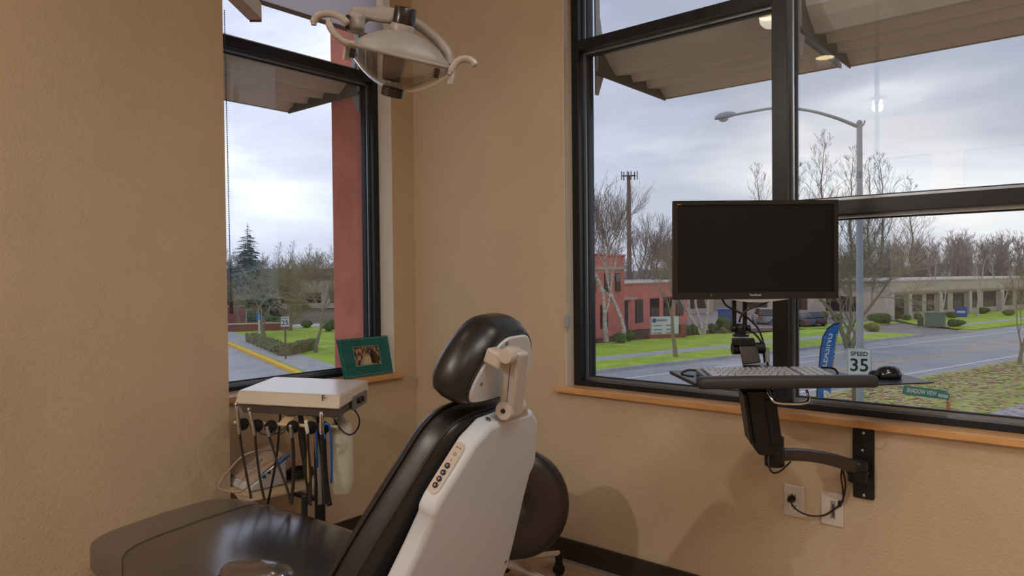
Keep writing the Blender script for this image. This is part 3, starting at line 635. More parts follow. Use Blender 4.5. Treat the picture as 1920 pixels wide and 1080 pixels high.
hose('supply_hose', 'thick dark vacuum hose at the right end of the bundle', [(606, 812, .0), (608, 860, -.01), (612, 910, -.01), (618, 948, -.01)], .0100, DK, 0, G1)
hose('supply_hose', 'dark crossing hose left of the thick vacuum hose', [(560, 805, .0), (566, 850, -.01), (576, 910, -.02), (583, 948, -.02)], .0048, HOSE, 0, G1)
hose('supply_hose', 'thin dark loop sagging between the third and fourth holders', [(482, 806, .005), (492, 814, .01), (510, 815, .01), (528, 806, .0), (535, 799, -.01)], .0022, DK, 0, G1)
hose('supply_hose', 'thin dark loop beside the fourth holder', [(510, 806, .005), (518, 814, .01), (530, 812, .01), (538, 800, .0)], .0022, DK, 0, G1)
# handpieces resting in the holders, each with its own hose
HG = 'dental handpieces in the holders'
def handpiece(label, top, mid, tail, rr, mt, hm, hr=.0046, tip=None):
    t = thing('dental_handpiece', label, 'handpiece', fp(mid[0], mid[1], .026), HG)
    a = fp(top[0], top[1], .030); b = fp(mid[0], mid[1], .026); ax = (a-b)
    m_ = MB(); m_.lathe([(rr*.75, -.012), (rr, 0), (rr, ax.length*.35), (rr*.78, ax.length*.7), (rr*.85, ax.length*.93), (rr*.5, ax.length)], b, ax, 14); part('grip', m_, mt, t, smooth=60)
    if tip: part('head', MB().lathe([(.0062, -.009), (.0070, -.004), (.0070, .006), (.004, .009)], a, fu*.8+fo*.5, 12), STEEL, t, smooth=40)
    q = [fp(mid[0], mid[1], .026)-ax.normalized()*.010]+[fp(x, y, .02) for x, y in tail]
    part('hose', MB().tube(spline(q, 5), hr, 8), hm, t, smooth=80)
handpiece('steel handpiece in the leftmost holder with angled head', (443, 758), (449, 808), [(453, 840), (462, 890), (471, 935)], .0075, STEEL, HOSE, tip=1)
handpiece('short steel handpiece in the second holder from the left', (467, 768), (477, 810), [(481, 850), (488, 900), (496, 938)], .0068, STEEL, HOSE, tip=1)
handpiece('dark capped handpiece in the third holder with slanting hose', (500, 800), (503, 812), [(510, 835), (522, 872), (538, 915), (546, 945)], .0062, GRY, HOSE)
handpiece('steel couplered handpiece in the fourth holder', (544, 796), (547, 815), [(550, 850), (550, 900), (546, 945)], .0072, STEEL, HOSE, .0062)
handpiece('white tipped handpiece in the fifth holder', (573, 788), (576, 806), [(578, 840), (582, 890), (582, 935)], .0068, WHITEPL, HOSE)
handpiece('bright chrome air-water syringe in the rightmost holder', (602, 772), (603, 808), [(604, 850), (607, 900), (610, 945)], .0088, CHROME, DK, .007)
# ================================================================== ultrasonic scaler on the shelf
SCB = mat('scaler_beige', (.52, .40, .31), .4); SCG = mat('scaler_grey_white', (.56, .55, .58), .4)
sc0 = onz(485, 922, SHZ)
us = thing('ultrasonic_scaler', 'beige and grey wedge shaped ultrasonic scaler box on the cart shelf', 'dental scaler', sc0)
zb = SHZ+.001
b0, b1, b2, b3 = onz(466, 925, zb), onz(538, 908, zb), onz(500, 882, zb), onz(418, 906, zb)
def up(p, h): return V((p.x, p.y, p.z+h))
g = MB(); g.hexa([b0, b1, b2, b3, up(b0.lerp(b1, .08), .028), up(b1, .118), up(b2, .125), up(b3.lerp(b2, .05), .03)]); part('case', g, SCG, us, bevel=.010)
t0, t1, t2, t3 = up(b0.lerp(b1, .06), .030), up(b1, .121), up(b2, .128), up(b3.lerp(b2, .04), .032)
tn = (t1-t0).cross(t3-t0).normalized(); tn = tn if tn.z > 0 else -tn
g = MB(); g.prism([t0.lerp(t2, .04), t1.lerp(t3, .03), t2.lerp(t0, .03), t3.lerp(t1, .04)], tn*.006); part('top_panel', g, SCB, us, bevel=.004)
pc = (t0+t1+t2+t3)/4; pa = (t1-t0).normalized(); pb = tn.cross(pa)
g = MB(); g.loft([[pc-pa*.012+pa*(.034*cos(a))+pb*(.026*sin(a))+tn*h for a in [2*pi*k/20 for k in range(20)]] for h in (.006, .008)]); part('dial_pad', g, mat('dial_grey', (.36, .32, .28), .4), us)
for u_ in (.1, .35, .62): part('port', MB().obox(up(b0.lerp(b1, .35+u_*.5), .046+.05*u_), (b1-b0).normalized(), (b1-b0).normalized().cross(Z), Z, .012, .008, .008), BLACKPL, us)
sp_ = MB(); q0 = P(500, 905, 2.70); q1 = P(537, 868, 2.72)
hpn = thing('scaler_handpiece', 'bright blue scaler handpiece lying across the beige scaler box', 'handpiece', P(490, 892, 2.70))
part('grip', MB().tube([P(520, 871, 2.70), P(543, 852, 2.72)], [.0062, .0058], 12), BLU, hpn, smooth=60)
part('barrel', MB().tube([P(492, 892, 2.69), P(505, 882, 2.69), P(521, 870, 2.70)], [.003, .0045, .0058], 12), STEEL, hpn, smooth=60)
part('tip_collar', MB().tube([P(489, 894, 2.69), P(495, 889, 2.69)], .0072, 12), mat('light_blue_collar', (.05, .28, .55), .35), hpn, smooth=60)
CBL = mat('beige_cable', (.42, .32, .25), .45)
cb = MB(); cb.tube(spline([P(492, 892, 2.69), P(478, 902, 2.67), P(465, 912, 2.66), P(450, 922, 2.66), P(428, 921, 2.69), P(411, 915, 2.74), P(415, 900, 2.77), P(428, 884, 2.77), P(452, 858, 2.79), P(480, 846, 2.80), P(512, 843, 2.84)], 6), .0042, 8)
solo('scaler_cable', cb, CBL, 'beige cable looping over and around the scaler box', 'cable', smooth=80)
cb = MB(); pts = []
for k in range(60):
    a = k*.62; pts.append(onz(563, 897, SHZ)+V((cos(a)*.055*(1+.1*sin(k*1.7)), sin(a)*.045, .008+.035*k/60)))
cb.tube(spline(pts, 2), .004, 6); solo('coiled_cord', cb, DK, 'coiled black cord lying on the cart shelf beside the scaler', 'cord', smooth=80)
# ================================================================== teal photo frame on the sill
fbl = ony(646.5, 705, .012); fbr = ony(740, 698.5, .012); fbl.z = fbr.z = .768
pu = (fbr-fbl).normalized(); ph = .190; bk = V((-pu.y, pu.x, 0)); bk = bk if bk.y > 0 else -bk
pv = (Z*cos(radians(12))+bk*sin(radians(12))-pu*.07).normalized(); pn = pu.cross(pv).normalized(); pn = pn if pn.y < 0 else -pn
pw = (fbr-fbl).length; o0 = fbl
def fq(u, v, n=0.): return o0+pu*(u*pw)+pv*(v*ph)+pn*n
TEAL = mat('teal_leather', (.004, .125, .115), .5, var=.15, vscale=30, bump=.2, bscale=150)
pf = thing('photo_frame', 'teal stitched leather frame with a sepia photograph on the window sill', 'photo frame', (o0+fbr)/2)
g = MB(); a, b, c, d = .25, .76, .27, .77
for (u0, u1, v0, v1) in ((0, 1, 0, c), (0, 1, d, 1), (0, a, c, d), (b, 1, c, d)):
    g.hexa([fq(u0, v0, -.008), fq(u1, v0, -.008), fq(u1, v1, -.008), fq(u0, v1, -.008), fq(u0, v0, .004), fq(u1, v0, .004), fq(u1, v1, .004), fq(u0, v1, .004)])
part('leather_border', g, TEAL, pf)
STI = mat('pale_teal_stitch', (.16, .48, .50), .6)
g = MB()
for k in range(30):
    t = (k+.5)/30
    for v in (.03, .97): g.obox(fq(t, v, .0045), (pu+pv*.8).normalized(), pv, pn, .007, .0022, .002)
for k in range(22):
    t = (k+.5)/22
    for u_ in (.025, .975): g.obox(fq(u_, t, .0045), pu, (pv+pu*.4).normalized(), pn, .006, .0022, .002)
part('stitching', g, STI, pf, kind='stuff')
g = MB(); r = [fq(a, c, .005), fq(b, c, .005), fq(b, d, .005), fq(a, d, .005)]; g.tube(r+[r[0]], .0022, 6); part('inner_edge', g, mat('pale_green_edge', (.18, .34, .28), .5), pf)
PH = bpy.data.materials.new('sepia_photo'); PH.use_nodes = True; t_ = PH.node_tree; b_n = t_.nodes['Principled BSDF']; b_n.inputs['Roughness'].default_value = .25
tcn = N(t_, 'ShaderNodeTexCoord'); mpn = N(t_, 'ShaderNodeMapping'); mpn.inputs['Scale'].default_value = (90, 90, 42); nn1 = N(t_, 'ShaderNodeTexNoise'); nn1.inputs['Scale'].default_value = 1; nn1.inputs['Detail'].default_value = 3
rmp = N(t_, 'ShaderNodeValToRGB'); rmp.color_ramp.elements[0].position = .40; rmp.color_ramp.elements[0].color = (.035, .018, .010, 1); rmp.color_ramp.elements[1].position = .62; rmp.color_ramp.elements[1].color = (.48, .36, .22, 1)
e_ = rmp.color_ramp.elements.new(.5); e_.color = (.22, .13, .07, 1)
for a1, b1_ in ((tcn.outputs['Object'], mpn.inputs[0]), (mpn.outputs[0], nn1.inputs['Vector']), (nn1.outputs['Fac'], rmp.inputs[0]), (rmp.outputs[0], b_n.inputs['Base Color'])): t_.links.new(a1, b1_)
g = MB(); g.hexa([fq(a, c, -.004), fq(b, c, -.004), fq(b, d, -.004), fq(a, d, -.004), fq(a, c, 0), fq(b, c, 0), fq(b, d, 0), fq(a, d, 0)]); pht = part('photograph', g, PH, pf)
# printed figures: a dark couple on a pale path
g = MB(); g.hexa([fq(.40, .29, 0), fq(.60, .29, 0), fq(.58, .50, 0), fq(.46, .50, 0), fq(.40, .29, .0006), fq(.60, .29, .0006), fq(.58, .50, .0006), fq(.46, .50, .0006)]); part('printed_path', g, mat('sepia_pale', (.50, .42, .30), .3), pht)
for u_, v0, v1, wd_, mt in ((.605, .31, .60, .045, mat('sepia_dark', (.015, .010, .008), .3)), (.675, .31, .56, .05, mat('sepia_brown', (.07, .03, .015), .3))):
    g = MB(); g.lathe([(wd_*pw*.45, 0), (wd_*pw*.5, .0004)], fq(u_, v1+.03, .0007), pn, 12); g.hexa([fq(u_-wd_*.7, v0, .0007), fq(u_+wd_*.7, v0, .0007), fq(u_+wd_*.8, v1, .0007), fq(u_-wd_*.8, v1, .0007), fq(u_-wd_*.7, v0, .0011), fq(u_+wd_*.7, v0, .0011), fq(u_+wd_*.8, v1, .0011), fq(u_-wd_*.8, v1, .0011)]); part('printed_figure', g, mt, pht)
g = MB(); g.hexa([fq(.62, .02, -.009), fq(.72, .02, -.009), fq(.72, .62, -.009), fq(.62, .62, -.009), fq(.62, .0, -.06), fq(.72, .0, -.06), fq(.72, .6, -.012), fq(.62, .6, -.012)]); part('easel_back', g, mat('easel_board', (.10, .07, .05), .7), pf)
# ================================================================== wall arm with monitor and keyboard
RH = V((RGT.x, RGT.y, 0)).normalized(); FH = V((FWD.x, FWD.y, 0)).normalized()
wa = thing('wall_mount_arm', 'black wall-mounted articulating arm with keyboard tray below the right window', 'monitor arm', onx(1620, 870, -.01))
q = [onx(1600.5, 801), onx(1637, 806), onx(1640.5, 937), onx(1602.5, 932)]; y0 = max(q[0].y, q[3].y); y1 = min(q[1].y, q[2].y); z1 = q[0].z; z0 = q[2].z
g = MB(); g.loft([rrect(V((-.0005, (y0+y1)/2, (z0+z1)/2)), Y, Z, y0-y1, z1-z0, .006), rrect(V((-.012, (y0+y1)/2, (z0+z1)/2)), Y, Z, y0-y1, z1-z0, .006)]); pl = part('wall_plate', g, BLACKSAT, wa, bevel=.001)
for x, y in ((1619, 812), (1617, 845), (1620, 929)):
    c = onx(x, y, -.012); part('screw', MB().lathe([(.005, 0), (.005, .002), (.002, .003)], c, -X, 10), STEEL, pl, smooth=40)
wj = onx(1608, 880, -.055)
part('wall_pivot', MB().lathe([(.028, -.040), (.030, -.036), (.030, .022), (.028, .026), (.024, .03)], wj, Z, 22).obox(wj+X*.024-Z*.007, X, Y, Z, .05, .05, .055), BLACKSAT, wa, smooth=40)
part('pivot_collar', MB().lathe([(.034, -.006), (.034, .004)], wj-Z*.006, Z, 22), BLACKPL, wa, smooth=40)
ej = P(1452, 855, 2.20)
def arm_ring(t, wv, hv):
    c = ej.lerp(wj, t); c.z += .016*math.sin(pi*t)+.004; d = (wj-ej); d.z = 0; d.normalize(); s = d.cross(Z)
    return rrect(c, s, Z, wv, hv, .009, 3)
g = MB(); g.loft([arm_ring(t, .034+.006*abs(t-.5), .036+.012*t*t) for t in [k/12 for k in range(13)]]); part('lower_arm', g, mat('dark_bronze_arm', (.035, .026, .022), .28, spec=.6), wa, smooth=50)
part('elbow_pivot', MB().lathe([(.027, -.030), (.030, -.026), (.030, .028), (.027, .032)], ej, Z, 20), BLACKSAT, wa, smooth=40)
part('elbow_knob', MB().lathe([(.014, .03), (.014, .062), (.010, .066)], P(1461, 845, 2.21)-Z*.02, Z, 14), BLACKPL, wa, smooth=40)
# gas-spring column: from the elbow up to the tray
cA = P(1436, 840, 2.17); cB = P(1420, 728, 2.13)
ca = (cB-cA).normalized(); cw = RH; cn = ca.cross(cw).normalized()
g = MB(); g.loft([rrect(cA-ca*.012, cw, cn, .060, .05, .012), rrect(cA+ca*.01, cw, cn, .084, .066, .014), rrect(cB, cw, cn, .084, .066, .014)]); colm = part('spring_column', g, BLACKSAT, wa, smooth=40)
g = MB(); g.obox((cA+cB)/2+cw*.024-cn*.034 if cn.dot(FH) > 0 else (cA+cB)/2+cw*.024+cn*.034, cw, ca, cn, .034, .15, .008); part('cover_strip', g, BLACKPL, colm, bevel=.003)
g = MB(); g.obox((cA+cB)/2-cw*.046+ca*.01, cw, ca, cn, .010, .16, .058); part('side_flange', g, BLACKPL, colm, bevel=.003)
part('screw', MB().lathe([(.004, 0), (.004, .002)], P(1450, 814, 2.13), -FH, 10), STEEL, colm)
# keyboard tray
TZ = .945
tf = [P(1310, 729, 2.02), P(1640, 719, 2.02)]; tu = (tf[1]-tf[0]).normalized(); tu = V((tu.x, tu.y, 0)).normalized(); tv = V((-tu.y, tu.x, 0)); tv = tv if tv.dot(FH) > 0 else -tv
tz = (tf[0].z+tf[1].z)/2
tf[0].z = tf[1].z = tz
tw = (tf[1]-tf[0]).length
def tp(u, v, z): return tf[0]+tu*(u*tw)+tv*v+Z*z
g = MB(); g.hexa([tp(-.02, .01, .0), tp(1.0, .01, .0), tp(.96, .24, .004), tp(-.06, .24, .004), tp(-.02, .01, .010), tp(1.0, .01, .010), tp(.96, .24, .016), tp(-.06, .24, .016)]); tray = part('tray_plate', g, BLACKSAT, wa, bevel=.003)
PAD = mat('black_foam_pad', (.028, .028, .031), .55)
g = MB(); g.loft([rrect(tp(u, .0, .012), tv, Z, .05*s, .034*s, .013*s, 4) for u, s in ((-.005, .7), (.004, .95), (.02, 1), (.98, 1), (.996, .95), (1.004, .7))]); part('palm_rest', g, PAD, wa, smooth=60)
for sg, xs in ((0, ((1301, 706), (1281, 703), (1279, 699), (1290, 694), (1304, 694))), (1, ((1540, 689), (1560, 690), (1569, 696), (1571, 704)))):
    g = MB(); g.tube(spline([P(x, y, 2.08 if not sg else 2.16) for x, y in xs], 5), .0032, 8); part('wire_guard', g, BLACKSAT, tray, smooth=80)
g = MB(); g.tube(spline([P(1440, 731, 2.06), P(1443, 741, 2.05), P(1453, 754, 2.04), P(1480, 757, 2.04), P(1508, 756, 2.04), P(1516, 748, 2.05), P(1512, 731, 2.06)], 6), .0042, 10); part('chrome_loop', g, CHROME, wa, smooth=80)
# mouse platform
mp0 = [P(1636, 722, 2.08), P(1752, 718, 2.12), P(1690, 706, 2.30), P(1610, 707, 2.26)]
mz = sum(p.z for p in mp0)/4
for p in mp0: p.z = mz
g = MB(); g.prism(mp0, (0, 0, .004)); part('mouse_platform', g, BLACKSAT, wa, bevel=.0015)
g = MB(); g.tube([tp(.95, .12, -.004), tp(1.03, .13, -.004)], .008, 8); part('platform_arm', g, BLACKSAT, wa)
# monitor post above the tray
pf0 = P(1400, 694, 2.20); 
g = MB(); g.hexa([P(1393, 697, 2.16), P(1452, 694, 2.16), P(1440, 684, 2.28), P(1392, 686, 2.28), P(1393, 690, 2.16), P(1452, 689, 2.16), P(1440, 680, 2.28), P(1392, 682, 2.28)]); part('post_foot', g, BLACKSAT, wa, bevel=.002)
g = MB(); g.hexa([P(1392, 684, 2.20), P(1427, 680, 2.20), P(1427, 680, 2.25), P(1392, 684, 2.25), P(1384, 640, 2.22), P(1417, 641, 2.22), P(1417, 641, 2.27), P(1384, 640, 2.27)]); part('tilt_arm', g, mat('dark_bronze_arm', (.1, .1, .1)), wa, bevel=.004)
g = MB(); g.hexa([P(1372, 648, 2.21), P(1419, 648, 2.21), P(1412, 645, 2.27), P(1372, 645, 2.27), P(1372, 634, 2.21), P(1414, 634, 2.21), P(1412, 632, 2.27), P(1372, 632, 2.27)]); part('tilt_head', g, BLACKSAT, wa, bevel=.003)
part('tilt_drum', MB().tube([P(1373, 654, 2.24), P(1432, 652, 2.24)], .018, 16), BLACKPL, wa, smooth=40)
part('swivel_disc', MB().lathe([(.025, -.003), (.025, .004)], P(1389, 629, 2.23), Z, 20), BLACKSAT, wa, smooth=40)
g = MB(); g.tube(spline([P(1388, 628, 2.23), P(1388, 615, 2.23), P(1389, 607, 2.23)], 3), [.017, .017, .018, .018, .017, .015, .010], 16); part('swivel_knuckle', g, BLACKPL, wa, smooth=60)
part('knuckle_bolt', MB().tube([P(1371, 616, 2.22), P(1378, 616, 2.22)], .010, 14).tube([P(1399, 615, 2.23), P(1406, 615, 2.23)], .010, 14), BLACKPL, wa, smooth=40)
for xa_, xb_ in ((1373, 1380), (1393, 1400)):
    g = MB(); c = (P(xa_, 590, 2.25)+P(xb_, 590, 2.25))/2; zt = P(1380, 545, 2.25).z; zb_ = P(1380, 617, 2.25).z
    g.obox(V((c.x, c.y, (zt+zb_)/2)), RH, FH, Z, .012, .010, zt-zb_); part('post_rail', g, BLACKSAT, wa, bevel=.001)
g = MB(); g.obox(P(1390, 480, 2.275), RH, FH, Z, .11, .02, .11); part('mount_plate', g, BLACKSAT, wa, bevel=.002)
g = MB(); g.obox(P(1388, 520, 2.262), RH, FH, Z, .06, .018, .12); part('mount_bracket', g, BLACKSAT, wa)
# monitor
DM = 2.20
mo = thing('computer_monitor', 'black widescreen monitor switched off on the wall arm in front of the right window', 'monitor', P(1415, 562, DM))
mtl, mtr, mbl, mbr = P(1262, 377, DM), P(1563, 374.5, DM), P(1262, 562, DM), P(1562, 559, DM)
mu_ = (mtr-mtl).normalized(); mv_ = (mtl-mbl).normalized(); mn_ = mu_.cross(mv_).normalized(); mn_ = mn_ if mn_.dot(CAM-mtl) > 0 else -mn_
mw = (mtr-mtl).length+.013; mh = (mtl-mbl).length
def mq(u, v, n=0.): return mbl+mu_*(u*mw)+mv_*(v*mh)+mn_*n
g = MB()
bl, bb, bt_ = .014/mw, .021/mh, .013/mh
for (u0, u1, v0, v1) in ((0, 1, 0, bb), (0, 1, 1-bt_, 1), (0, bl, bb, 1-bt_), (1-bl, 1, bb, 1-bt_)):
    g.hexa([mq(u0, v0, -.014), mq(u1, v0, -.014), mq(u1, v1, -.014), mq(u0, v1, -.014), mq(u0, v0, .004), mq(u1, v0, .004), mq(u1, v1, .004), mq(u0, v1, .004)])
bz = part('bezel', g, mat('glossy_black_bezel', (.010, .009, .009), .18, spec=.5), mo)
g = MB(); g.hexa([mq(bl, bb, -.010), mq(1-bl, bb, -.010), mq(1-bl, 1-bt_, -.010), mq(bl, 1-bt_, -.010), mq(bl, bb, 0), mq(1-bl, bb, 0), mq(1-bl, 1-bt_, 0), mq(bl, 1-bt_, 0)]); part('screen', g, mat('matte_dark_screen', (.008, .008, .009), .35, spec=.2), mo)
g = MB(); g.loft([[mq(u, v, -.014) for u, v in ((.02, .03), (.98, .03), (.98, .97), (.02, .97))], [mq(u, v, -.05) for u, v in ((.2, .15), (.8, .15), (.8, .8), (.2, .8))]]); part('rear_case', g, BLACKPL, mo, bevel=.006)
text('brand_lettering', 'ViewSonic', mat('silver_print', (.50, .48, .46), .4), bz, mq(.497, .042, .0046), mu_, mv_, .0062, .0003, .02)
g = MB(); g.obox(mq(.228, .042, .0045), mu_, mv_, mn_, .003, .008, .001); part('power_light', g, mat('green_led', (.01, .12, .02), .4, emit=(.05, .5, .08, .15)), bz)
g = MB(); g.obox(mq(.034, .965, .0045), mu_, mv_, mn_, .012, .003, .0006); part('corner_sticker', g, mat('copper_sticker', (.45, .22, .12), .4), bz)
g = MB(); g.loft([[mq(u, v, n) for u, v, n in ((.34, -.002, -.004), (.45, -.030, -.004), (.55, -.034, -.004), (.70, -.004, -.004), (.70, .012, -.004), (.34, .012, -.004))], [mq(u, v, n) for u, v, n in ((.34, -.002, .003), (.45, -.030, .003), (.55, -.034, .003), (.70, -.004, .003), (.70, .012, .003), (.34, .012, .003))]]); part('stand_lip', g, mat('grey_lip', (.40, .40, .42), .3), mo)
# keyboard with single keys
kc = [P(1325, 709, 2.04), P(1574, 704, 2.04), P(1538, 687, 2.19), P(1304, 690, 2.19)]
kz0 = (kc[0].z+kc[1].z)/2; kz1 = (kc[2].z+kc[3].z)/2; kc[0].z = kc[1].z = kz0; kc[2].z = kc[3].z = kz1
def kq(u, v, h=0.): p = kc[0].lerp(kc[1], u).lerp(kc[3].lerp(kc[2], u), v); return p+Z*h
kb = thing('keyboard', 'grey computer keyboard with pale edged keys on the arm tray', 'keyboard', kq(.5, .5, -.01))
KB = mat('keyboard_grey', (.13, .14, .16), .35); KK = mat('keyboard_key', (.34, .355, .39), .35)
g = MB(); g.hexa([kq(0, 0, -.012), kq(1, 0, -.012), kq(1, 1, -.016), kq(0, 1, -.016), kq(0, 0, -.002), kq(1, 0, -.002), kq(1, 1, -.002), kq(0, 1, -.002)]); part('keyboard_case', g, KB, kb, bevel=.002)
g = MB(); g.hexa([kq(.03, .05, -.003), kq(.97, .05, -.003), kq(.97, .93, -.003), kq(.03, .93, -.003), kq(.03, .05, -.0012), kq(.97, .05, -.0012), kq(.97, .93, -.0012), kq(.03, .93, -.0012)]); part('key_bed', g, BLACKPL, kb)
rows = [[1.5, 1.2, 1.2, 5.6, 1.2, 1.2, 1.2, 1.4], [2.2]+[1]*10+[2.3], [1.7]+[1]*11+[1.8], [1.4]+[1]*12+[1.1], [1]*13+[1.5], [.9]*16]
for ri, rw in enumerate(rows):
    v0 = .07+ri*.143; v1 = v0+.115; tot = sum(rw); u_ = .04
    for kw in rw:
        du_ = kw/tot*.68
        g = MB(); a, b = u_+.0045, u_+du_-.0045
        g.hexa([kq(a, v0, -.001), kq(b, v0, -.001), kq(b, v1, -.001), kq(a, v1, -.001), kq(a+.002, v0+.012, .004), kq(b-.002, v0+.012, .004), kq(b-.002, v1-.008, .004), kq(a+.002, v1-.008, .004)]); part('key', g, KK, kb)
        u_ += du_
    for k in range(4):
        if ri == 0 and k == 1: continue
        a = .745+k*.054; b = a+(.046 if not (ri == 0 and k == 0) else .100)
        g = MB(); g.hexa([kq(a, v0, -.001), kq(b, v0, -.001), kq(b, v1, -.001), kq(a, v1, -.001), kq(a+.002, v0+.012, .004), kq(b-.002, v0+.012, .004), kq(b-.002, v1-.008, .004), kq(a+.002, v1-.008, .004)]); part('key', g, KK, kb)
# mouse
mc = V(((mp0[0]+mp0[1]+mp0[2]+mp0[3])/4).to_tuple()); mc = hit(1665, 708, V((0, 0, mz+.005)), Z); mz1 = mz+.0045
ms = thing('computer_mouse', 'glossy black mouse on the small platform beside the keyboard', 'mouse', V((mc.x, mc.y, mz1)))
g = MB(); rg = []
for sc, h in ((.93, 0), (1.0, .006), (.98, .014), (.88, .024), (.68, .032), (.4, .0365), (.12, .038)):
    rg.append([V((mc.x, mc.y, mz1+h))+RH*(.040*sc*cos(a)+.006*(1-sc))+FH*(.034*sc*sin(a)) for a in [2*pi*k/24 for k in range(24)]])
g.loft(rg); part('shell', g, mat('glossy_black_shell', (.010, .011, .012), .16, spec=.6), ms, smooth=80)
g = MB(); c = V((mc.x, mc.y, mz1))-RH*.040; g.ell(c+Z*.012, RH*.018, FH*.022, Z*.012, 14, 8); part('button_end', g, BLACKPL, ms, smooth=80)
# cords
CORD = mat('black_cord', (.016, .013, .012), .4)
def cord(name, label, pts, r=.0032, cat='cord', grp=None):
    q = spline([P(x, y, D) for x, y, D in pts], 6); return solo(name, MB().tube(q, r, 8), CORD, label, cat, grp, smooth=80)
cord('monitor_cable', 'black cable arching up from the arm to the right underside of the monitor', [(1386, 604, 2.22), (1390, 592, 2.21), (1402, 581, 2.21), (1425, 572, 2.21), (1444, 564, 2.225)])
cord('monitor_cable', 'black cable running down from under the monitor left of the rails', [(1354, 560, 2.225), (1361, 572, 2.225), (1376, 581, 2.225), (1390, 588, 2.23), (1403, 597, 2.24), (1420, 614, 2.25), (1429, 634, 2.25), (1434, 655, 2.24), (1440, 684, 2.24)])
cord('monitor_cable', 'short black cable curling beside the tilt head', [(1404, 619, 2.24), (1416, 627, 2.24), (1427, 641, 2.24), (1431, 660, 2.24), (1434, 680, 2.24)])
solo('cable_adapter', MB().tube([P(1438, 652, 2.235), P(1439, 679, 2.23)], .0075, 12), mat('grey_adapter', (.22, .23, .22), .4), 'grey cable adapter hanging beside the tilt head above the keyboard', 'adapter', smooth=40)
cord('arm_cable', 'black cable loop sagging under the elbow of the wall arm', [(1441, 852, 2.16), (1441, 872, 2.15), (1449, 886, 2.15), (1462, 884, 2.16), (1474, 874, 2.18), (1482, 866, 2.20)], .003)
wq = lambda x, y, o: onx(x, y, -o)
q = spline([wq(1486, 934, .032), wq(1484, 944, .042), wq(1497, 958, .03), (wq(1520, 967, .02)), wq(1545, 966, .012), wq(1563, 955, .012), wq(1578, 942, .02), wq(1585, 915, .03), wq(1583, 893, .045), wq(1577, 874, .06)], 6)
pc_ = thing('power_cord', 'black power cord plugged into the left wall outlet and looping to the wall arm', 'cord', wq(1486, 934, .02))
part('cord', MB().tube(q, .0030, 8), CORD, pc_, smooth=80)
part('plug', MB().lathe([(.012, 0), (.013, .006), (.012, .016), (.007, .024), (.005, .032)], wq(1486, 934, .008), (-1, .1, -.05), 14), BLACKPL, pc_, smooth=50)
q = spline([wq(1576, 945, .014), wq(1581, 938, .02), wq(1580, 915, .03), wq(1577, 893, .05), wq(1580, 876, .06)], 5)
pc2 = thing('data_cord', 'short black data cord plugged into the right wall plate below the arm', 'cord', wq(1578, 945, .012))
part('cord', MB().tube(q, .0028, 8), CORD, pc2, smooth=80)
part('plug', MB().obox(wq(1575, 944, .012), X, Y, Z, .018, .010, .018), BLACKPL, pc2, bevel=.002)
# outlet plates
OUT = mat('outlet_white', (.66, .61, .54), .35)
for lab, (ya, yb_, za, zb2), nm in (('white duplex outlet plate with a black plug in its upper socket', (-1.904, -1.974, .401, .511), 'wall_outlet'), ('white wall plate with a vertical slot right of the outlet', (-2.029, -2.101, .397, .508), 'wall_plate')):
    cy_, cz_ = (ya+yb_)/2, (za+zb2)/2
    o = thing(nm, lab, 'wall outlet' if nm == 'wall_outlet' else 'wall plate', V((0, cy_, za)))
    g = MB(); g.loft([rrect(V((-.0003, cy_, cz_)), Y, Z, ya-yb_, zb2-za, .004), rrect(V((-.005, cy_, cz_)), Y, Z, ya-yb_, zb2-za, .004), rrect(V((-.007, cy_, cz_)), Y, Z, ya-yb_-.006, zb2-za-.006, .003)]); part('cover_plate', g, OUT, o)
    if nm == 'wall_outlet':
        for dz in (.02, -.02):
            s_k = part('socket', MB().loft([rrect(V((-.007, cy_, cz_+dz)), Y, Z, .032, .028, .011), rrect(V((-.0085, cy_, cz_+dz)), Y, Z, .032, .028, .011)]), WHITEPL, o)
            g = MB()
            for dy in (-.006, .006): g.box((-.0092, cy_+dy-.001, cz_+dz-.002), (-.0084, cy_+dy+.001, cz_+dz+.007))
            g.box((-.0092, cy_-.002, cz_+dz-.009), (-.0084, cy_+.002, cz_+dz-.006)); part('slots', g, BLACKPL, s_k)
    else:
        part('slot', MB().box((-.0085, cy_-.011, cz_-.030), (-.006, cy_+.004, cz_+.030)), mat('slot_grey', (.30, .26, .22), .5), o)
        part('slot_lever', MB().box((-.011, cy_-.008, cz_-.022), (-.008, cy_-.002, cz_+.018)), mat('slot_dark', (.06, .05, .045), .5), o)
        part('screw', MB().lathe([(.003, 0), (.003, .0012)], (-.007, cy_, zb2-.012), -X, 8), STEEL, o)
